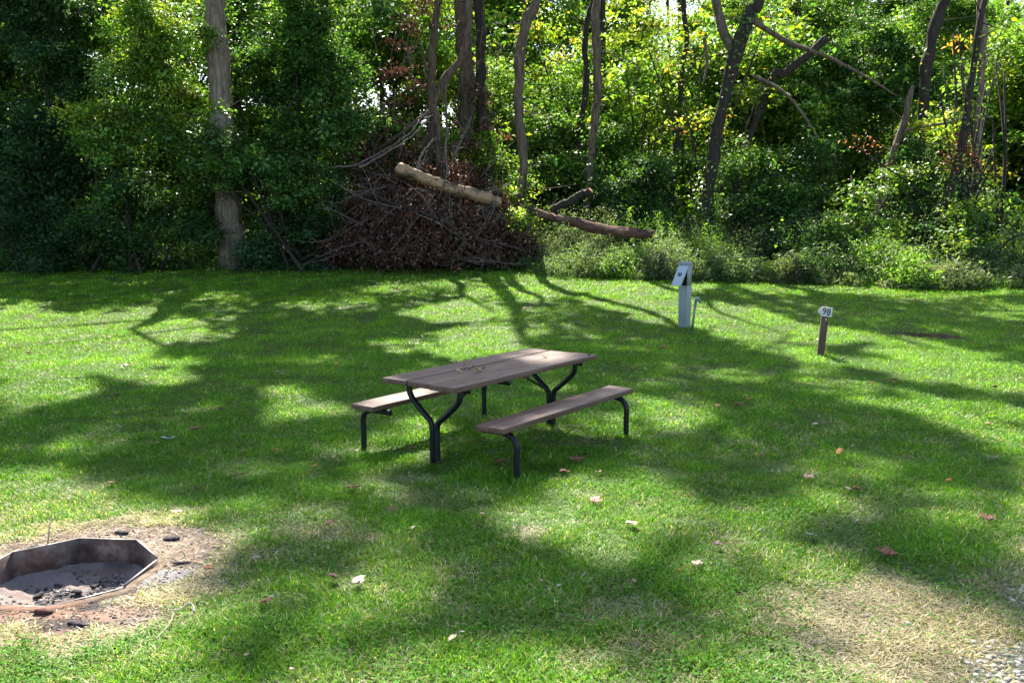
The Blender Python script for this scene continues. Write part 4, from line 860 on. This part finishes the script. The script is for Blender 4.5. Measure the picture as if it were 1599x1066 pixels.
bush('bright green rounded bush on the right in front of the snag', [(1345, 300, 52, 21.4), (1385, 340, 44, 21.), (1310, 345, 42, 21.), (1360, 385, 34, 20.4), (1410, 270, 38, 21.8)], 11, 28, .08, [(3, LT), (2, MD), (1, YG)], M_leafgloss)
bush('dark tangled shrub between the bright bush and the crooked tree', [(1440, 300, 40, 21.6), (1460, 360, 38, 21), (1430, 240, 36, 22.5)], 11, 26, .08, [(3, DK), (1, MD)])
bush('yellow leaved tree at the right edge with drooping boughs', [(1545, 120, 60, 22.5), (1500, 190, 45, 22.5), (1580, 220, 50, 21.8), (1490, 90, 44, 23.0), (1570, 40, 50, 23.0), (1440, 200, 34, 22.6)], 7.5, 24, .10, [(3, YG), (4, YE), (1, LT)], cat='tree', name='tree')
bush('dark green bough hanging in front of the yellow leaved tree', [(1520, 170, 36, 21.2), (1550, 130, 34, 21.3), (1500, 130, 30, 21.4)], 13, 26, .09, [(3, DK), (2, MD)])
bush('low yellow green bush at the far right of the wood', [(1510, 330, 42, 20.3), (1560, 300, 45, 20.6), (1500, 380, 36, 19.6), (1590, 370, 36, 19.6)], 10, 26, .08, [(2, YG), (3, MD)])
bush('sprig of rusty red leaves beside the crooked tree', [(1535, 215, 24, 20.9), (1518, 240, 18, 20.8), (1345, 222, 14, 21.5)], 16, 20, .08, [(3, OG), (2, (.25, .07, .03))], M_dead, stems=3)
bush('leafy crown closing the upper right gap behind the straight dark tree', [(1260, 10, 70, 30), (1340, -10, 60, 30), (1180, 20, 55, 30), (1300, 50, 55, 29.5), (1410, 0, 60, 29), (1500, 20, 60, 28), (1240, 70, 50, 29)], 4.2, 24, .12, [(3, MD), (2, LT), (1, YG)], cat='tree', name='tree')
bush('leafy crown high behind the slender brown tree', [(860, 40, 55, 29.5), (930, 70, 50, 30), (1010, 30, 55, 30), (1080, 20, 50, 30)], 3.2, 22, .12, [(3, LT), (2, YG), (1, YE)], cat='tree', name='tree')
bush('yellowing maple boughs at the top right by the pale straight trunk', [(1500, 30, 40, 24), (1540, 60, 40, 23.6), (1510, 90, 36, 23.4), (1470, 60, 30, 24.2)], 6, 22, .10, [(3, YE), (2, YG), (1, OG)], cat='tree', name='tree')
# ivy on the trunks
def ivy(parent, Q, lo_, hi, n, base, size=.085, rad=.22):
    k = (Q[:, 2] > lo_) & (Q[:, 2] < hi); q = Q[k]; i = rng.integers(0, len(q), n); P = q[i]+rng.normal(0, rad, (n, 3))*np.array([1, 1, .6])
    m_ = keep_mask(P, strength=.6); P = P[m_]; o = P-q[i][m_]; o /= np.linalg.norm(o, axis=1)[:, None]+1e-6
    link('ivy', leafmesh('ivy', P, size, tints(len(P), base, None, .3), o), M_leafgloss, parent)
ivy(t7, q7, 1.0, 6.5, 3600, [(3, LT), (2, MD)], rad=.2); ivy(t5, q5, 1, 3.5, 500, [(2, MD), (1, DK)], rad=.2); ivy(t8, q8, 3, 9, 1200, [(1, DK), (2, MD)], rad=.28); ivy(t1, q1, 2.2, 4.2, 500, [(2, MD), (1, LT)], rad=.32); ivy(t6, _, 2, 8, 900, [(2, MD), (1, LT)], rad=.25); ivy(t4, q4, 1., 2.8, 420, [(2, LT), (1, YG)], rad=.2); ivy(t10, q10, 1., 6, 1200, [(2, MD), (1, YG)], rad=.26); ivy(t2, q2, 1.5, 6.5, 700, [(1, DK), (1, MD)], rad=.3); ivy(t4, q4, 4.5, 6.5, 220, [(2, LT), (1, MD)], rad=.24); ivy(t5, q5, 3.5, 7, 500, [(2, MD), (1, LT)], rad=.22)
def deadvine(parent, blobs, dens, per):
    CC, P, cl, O = clusters(bl(blobs, .8), dens, per, .26); k = keep_mask(P, strength=.5, shafts=True); P, cl, O = P[k], cl[k], O[k]
    link('dead_leaves', leafmesh('dead_leaves', P, .11, tints(len(P), [(3, (.055, .028, .019)), (2, (.085, .045, .03)), (1, (.14, .075, .042))], cl, .25), O*.3, droop=1.6, up=-.1, width=.5), M_dead, parent)
    mb = MB()
    for c in CC[rng.choice(len(CC), min(22, len(CC)), replace=False)]: mb.tube(smoothline([c+rng.normal(0, .22, 3)+[0, 0, .7], c+rng.normal(0, .1, 3), c+[0, 0, -.2]], 8), np.linspace(.014, .005, 8), 5)
    mb.build('dead_twigs', M_twig, parent)
deadvine(t3b, [(620, 100, 34, 24.0), (650, 140, 36, 24), (640, 40, 34, 24.2), (600, 190, 40, 23.6), (570, 240, 34, 23.4), (660, 10, 30, 24.4)], 22, 34)
deadvine(t3c, [(755, 60, 26, 25.4), (765, 100, 22, 25.2), (745, 140, 26, 25.2), (775, 30, 18, 25.2), (753, 200, 24, 24.8), (740, 225, 24, 24.6), (705, 40, 22, 25)], 26, 34)
deadvine(t2, [(720, 235, 30, 24.8), (700, 260, 30, 24.2), (660, 230, 34, 24), (600, 250, 32, 23.8), (700, 180, 24, 25)], 24, 34)

# ---- brush pile
pile = empty('brush_pile', ground(*at(680, 400, 22.6)[:2]), label='big heap of cut grey branches with dead dark red brown leaves', cat='brush pile')
PC = at(680, 415, 23.0); gz = float(height(PC[0], PC[1]))
def pile_h(x, y): 
    e = np.hypot((x-PC[0]+.1)/3.0, (y-PC[1])/1.9); return np.maximum(0, 1-e**2)**.9*(2.2-.10*(x-PC[0])+1.9*(fbm(x*1.3+4, y*1.3)-.5))
n = 2000; a = rng.random(n)*6.283; q = rng.random(n)**.5; cx = PC[0]-.1+2.9*q*np.cos(a); cy = PC[1]+1.85*q*np.sin(a); hh = pile_h(cx, cy)*(.8+.45*rng.random(n)); fr = .15+.85*rng.random(n)**.4; cz = gz+hh*fr
keep = cy < PC[1]+.9; cx, cy, cz = cx[keep], cy[keep], cz[keep]; n = len(cx); cl = np.repeat(np.arange(n), rng.integers(12, 30, n))
P = np.stack([cx, cy, cz], 1)[cl]+rng.normal(0, .14, (len(cl), 3))
link('dead_leaves', leafmesh('dead_leaves', P, .10, tints(len(P), [(4, (.062, .028, .019)), (2, (.10, .048, .03)), (1, (.16, .085, .05))], cl, .25), None, droop=1.2, up=0., width=.42), M_dead, pile)
mb = MB()
for i in range(220):
    a = rng.random()*6.283; q = rng.random()**.5; x = PC[0]+2.6*q*math.cos(a); y = PC[1]-.3-1.5*q*abs(math.sin(a)) if rng.random() < .8 else PC[1]+.8*q
    z = gz+float(pile_h(x, y))*(.5+.62*rng.random()); p0 = np.array([x, y, z]); d = rng.normal(size=3)*np.array([1, .35, .6]); d /= np.linalg.norm(d); L = .5+1.3*rng.random()
    p1 = p0+d*L*.5+rng.normal(0, .08, 3); p2 = p1+d*L*.5+rng.normal(0, .14, 3); r0 = .008+.014*rng.random()**2
    for qq in (p1, p2): qq[2] = max(qq[2], gz+.1)
    Q = smoothline([p0, p1, p2], 10); mb.tube(Q, np.linspace(r0, .005, 10), 5, .1)
    for k in range(2):
        j = rng.integers(3, 9); e = d+rng.normal(0, .6, 3); e /= np.linalg.norm(e); mb.tube(smoothline([Q[j], Q[j]+e*.15+rng.normal(0, .03, 3), Q[j]+e*.35], 6), np.linspace(r0*.6, .003, 6), 4, .1)
mb.build('twigs', M_twig, pile, True)
mb = MB()      # larger bare limbs seen against the dark leaves
for ln, r0 in (([(600, 330), (625, 345), (640, 375), (612, 395), (580, 400)], .03), ([(545, 395), (575, 360), (600, 345), (640, 330)], .025), ([(560, 262), (600, 240), (640, 215), (675, 180)], .035), ([(650, 270), (660, 240), (680, 215)], .045), ([(700, 275), (696, 240), (700, 200)], .035), ([(640, 300), (615, 320), (590, 370)], .028), ([(700, 330), (740, 345), (770, 385)], .022), ([(690, 345), (720, 370), (735, 400)], .02), ([(530, 290), (560, 300), (610, 290), (650, 300)], .02), ([(725, 290), (760, 300), (800, 285)], .018), ([(640, 280), (655, 262), (668, 235)], .03), ([(520, 262), (560, 255), (605, 232), (640, 208), (668, 170)], .03)):
    Q = smoothline([at(u, v, 21.75+.15*i+.0015*(415-v)*3) for i, (u, v) in enumerate(ln)], 18); Q += rng.normal(0, .012, Q.shape); mb.tube(Q, np.linspace(r0, .012, 18), 7, .1)
mb.build('limbs', M_twig, pile, True)

# ---- fallen logs
def log(name, label, pts, rad, m, cut0=True, cut1=False, seg=18):
    P = smoothline(pts, 30); o = empty(name, P[0], label=label, cat='log'); r = np.interp(np.linspace(0, 1, 30), np.linspace(0, 1, len(rad)), rad)
    P = P+rng.normal(0, .010, P.shape); P[:, 2] -= .05*np.sin(np.linspace(0, np.pi, 30)); r = r*(1+.16*(vnoise(np.linspace(0, 9, 30)+P[0, 0]*7, np.zeros(30))-.5))
    bk = MB().tube(P, r, seg, .05, cap=True, ridge=.08).build('bark', m, o, True)
    for f, ok in ((0, cut0), (1, cut1)):
        if not ok: continue
        e = P[0] if f == 0 else P[-1]; dd = (P[0]-P[2]) if f == 0 else (P[-1]-P[-3]); dd /= np.linalg.norm(dd)
        MB().tube([e+dd*.001, e+dd*.012], r[0 if f == 0 else -1]*.93, seg, .03).build('cut_end', M_cut, bk)
    return o
l1 = log('fallen_log', 'thick pale log with peeling bark lying across the top of the brush pile', [at(622, 262, 21.9), at(660, 275, 22.05), at(700, 290, 22.2), at(745, 303, 22.3), at(781, 318, 22.4)], [.145, .14, .15, .15, .13], M_log)
log('fallen_log', 'long reddish brown log lying on the weeds right of the S bent tree', [at(822, 326, 22.6), at(860, 337, 22.3), at(900, 345, 22.0), at(950, 357, 21.6), at(1020, 366, 21.0)], [.07, .10, .12, .13, .09], M_logr, False, False)
log('broken_limb', 'dark broken limb with an orange cut end propped on the reddish log', [at(922, 299, 22.0), at(905, 303, 22.2), at(885, 314, 22.4), at(862, 326, 22.6)], [.09, .10, .09, .08], M_barkd)

# ---- weeds along the foot of the wood, and the long grass fringe
def weeds(label, u0, u1, dens, base, hmax=1.0, size=.06, name='undergrowth'):
    nc = max(6, dens//55); cu = u0+(u1-u0)*rng.random(nc); ca = rng.random(nc)**1.3; ch = (.35+.95*rng.random(nc)**1.3)*hmax*(.55+.75*ca); cr = .3+.45*rng.random(nc); cc = rng.integers(0, nc, dens)
    th_ = rng.random(dens)*6.283; q = rng.random(dens)**.6; X0 = (cu/F-800/F)*21; EY = edge_y(X0); CY = EY+.35+3.6*ca; CX = (cu-800)/F*CY
    x = CX[cc]+cr[cc]*q*np.cos(th_); y = CY[cc]+cr[cc]*q*np.sin(th_)*.9; h = ch[cc]*(1-.65*q**2)*(.7+.5*rng.random(dens))
    per = (14+34*h).astype(int)+6; cl = np.repeat(np.arange(dens), per); t_ = rng.random(len(cl))**.8; lean = np.stack([np.cos(th_), np.sin(th_)], 1)*q[:, None]*.35+rng.normal(0, .12, (dens, 2))
    P = np.stack([x[cl]+lean[cl, 0]*t_*h[cl]+rng.normal(0, .06, len(cl)), y[cl]+lean[cl, 1]*t_*h[cl]+rng.normal(0, .06, len(cl)), height(x, y)[cl]+.02+t_*h[cl]], 1)
    k = keep_mask(P, strength=.25, shafts=False); P, cl = P[k], cl[k]; B3 = [c for _, c in base]; W3 = np.array([w_ for w_, _ in base])/sum(w_ for w_, _ in base)
    pick = rng.choice(len(B3), nc, p=W3)[cc][cl]; c = np.array(B3)[pick]*np.exp(rng.normal(0, .28, len(cl)))[:, None]*np.exp(rng.normal(0, .22, nc))[cc][cl][:, None]
    sz = size*(.7+.8*rng.random(nc))[cc][cl]
    tag(link(name, leafmesh(name, P, sz, np.clip(c, .003, .8), None, width=.42, up=.4), M_leaf), label=label, cat='undergrowth', kind='stuff')
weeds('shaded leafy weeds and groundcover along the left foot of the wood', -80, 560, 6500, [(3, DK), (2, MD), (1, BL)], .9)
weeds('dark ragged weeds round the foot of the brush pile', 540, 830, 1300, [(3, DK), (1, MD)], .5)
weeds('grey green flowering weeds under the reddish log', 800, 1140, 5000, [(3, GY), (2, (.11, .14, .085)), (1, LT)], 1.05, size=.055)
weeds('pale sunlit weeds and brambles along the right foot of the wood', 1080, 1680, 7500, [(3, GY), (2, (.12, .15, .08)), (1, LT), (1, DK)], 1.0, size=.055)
n = 9000; x = -11+23*rng.random(n); y = edge_y(x)+.05+.7*rng.random(n)**.8; k = (fbm(x*1.5, y*1.5) > .42) ; x, y = x[k], y[k]; n = len(x)
hh = (.12+.22*rng.random(n)); a = rng.random(n)*6.28; ln = .25+.5*rng.random(n); B = np.stack([x, y, height(x, y)], 1); W = np.stack([-np.sin(a), np.cos(a), 0*a], 1)*.006
md = B+np.stack([np.cos(a)*ln*hh*.35, np.sin(a)*ln*hh*.35, hh*.62], 1); tp = B+np.stack([np.cos(a)*ln*hh, np.sin(a)*ln*hh, hh*.8], 1)
V = np.stack([B-W, B+W, md+W, md-W, tp], 1).reshape(-1, 3); b = np.arange(n)[:, None]*5
tag(link('long_grass', npmesh('long_grass', V, np.concatenate([b, b+1, b+2, b+3, b+3, b+2, b+4], 1).ravel(), np.tile([4, 3], n), np.repeat(tints(n, [(2, (.05, .13, .02)), (1, (.09, .15, .03))], None, .25), 2, 0)), M_grass), label='unmown long grass fringe between lawn and wood', cat='long grass', kind='stuff')

# ---- far-off wood behind everything, with bare stems
bl_ = []
for i in range(330):
    x = -34+70*rng.random(); y = 28+20*rng.random(); zg = float(height(x, y)); right = sstep(-2, 8, x)
    top = (10.5-3.2*right)*(y/34); z = zg+top*rng.random()**1.15; r = 1.6+1.4*rng.random(); bl_.append((x, y, z, r, r, r*.75))
for i in range(200):
    x = -26+58*rng.random(); y = 27.5+6*rng.random(); r = 1.2+1.0*rng.random(); bl_.append((x, y, float(height(x, y))+.4+2.6*rng.random(), r, r, r*.8))
CC, P, cl, O = clusters(bl_, 2.6, 60, .6)
k = P[:, 2] > height(P[:, 0], P[:, 1]); P, cl, O = P[k], cl[k], O[k]
tag(link('woods', leafmesh('woods', P, .19, tints(len(P), [(2, MD), (4, LT), (2, YG)], cl, .3), O*.3), M_leaf), label='far off leafy wood behind the nearer trees', cat='woods', kind='stuff')
for i in range(26):
    x = -24+50*rng.random(); y = 29+9*rng.random(); z = float(height(x, y)); h = 9+4*rng.random(); lx, ly = rng.normal(0, .6, 2); r0 = .07+.09*rng.random()
    Q = smoothline([(x, y, z-.1), (x+lx*.3, y+ly*.3, z+h*.35), (x+lx*.5+rng.normal(0, .2), y+ly*.6, z+h*.7), (x+lx, y+ly, z+h)], 24)
    o = empty('bare_tree', (x, y, z), label='thin dark far off stem among the leaves, one of many alike', cat='tree', group='thin far off stems'); mb = MB(); mb.tube(Q, np.linspace(r0, .03, 24), 8, .08); mb.build('trunk', M_barkd, o, True)
    mb = MB()
    for j in range(9):
        k = rng.integers(9, 23); e = rng.normal(size=3)*[1, 1, .3]+[0, 0, .5]; e /= np.linalg.norm(e); L = .8+1.6*rng.random(); mb.tube(smoothline([Q[k], Q[k]+e*L*.5+rng.normal(0, .12, 3), Q[k]+e*L+rng.normal(0, .15, 3)], 8), np.linspace(.025, .006, 8), 5, .1)
    mb.build('branches', M_barkd, o, True)
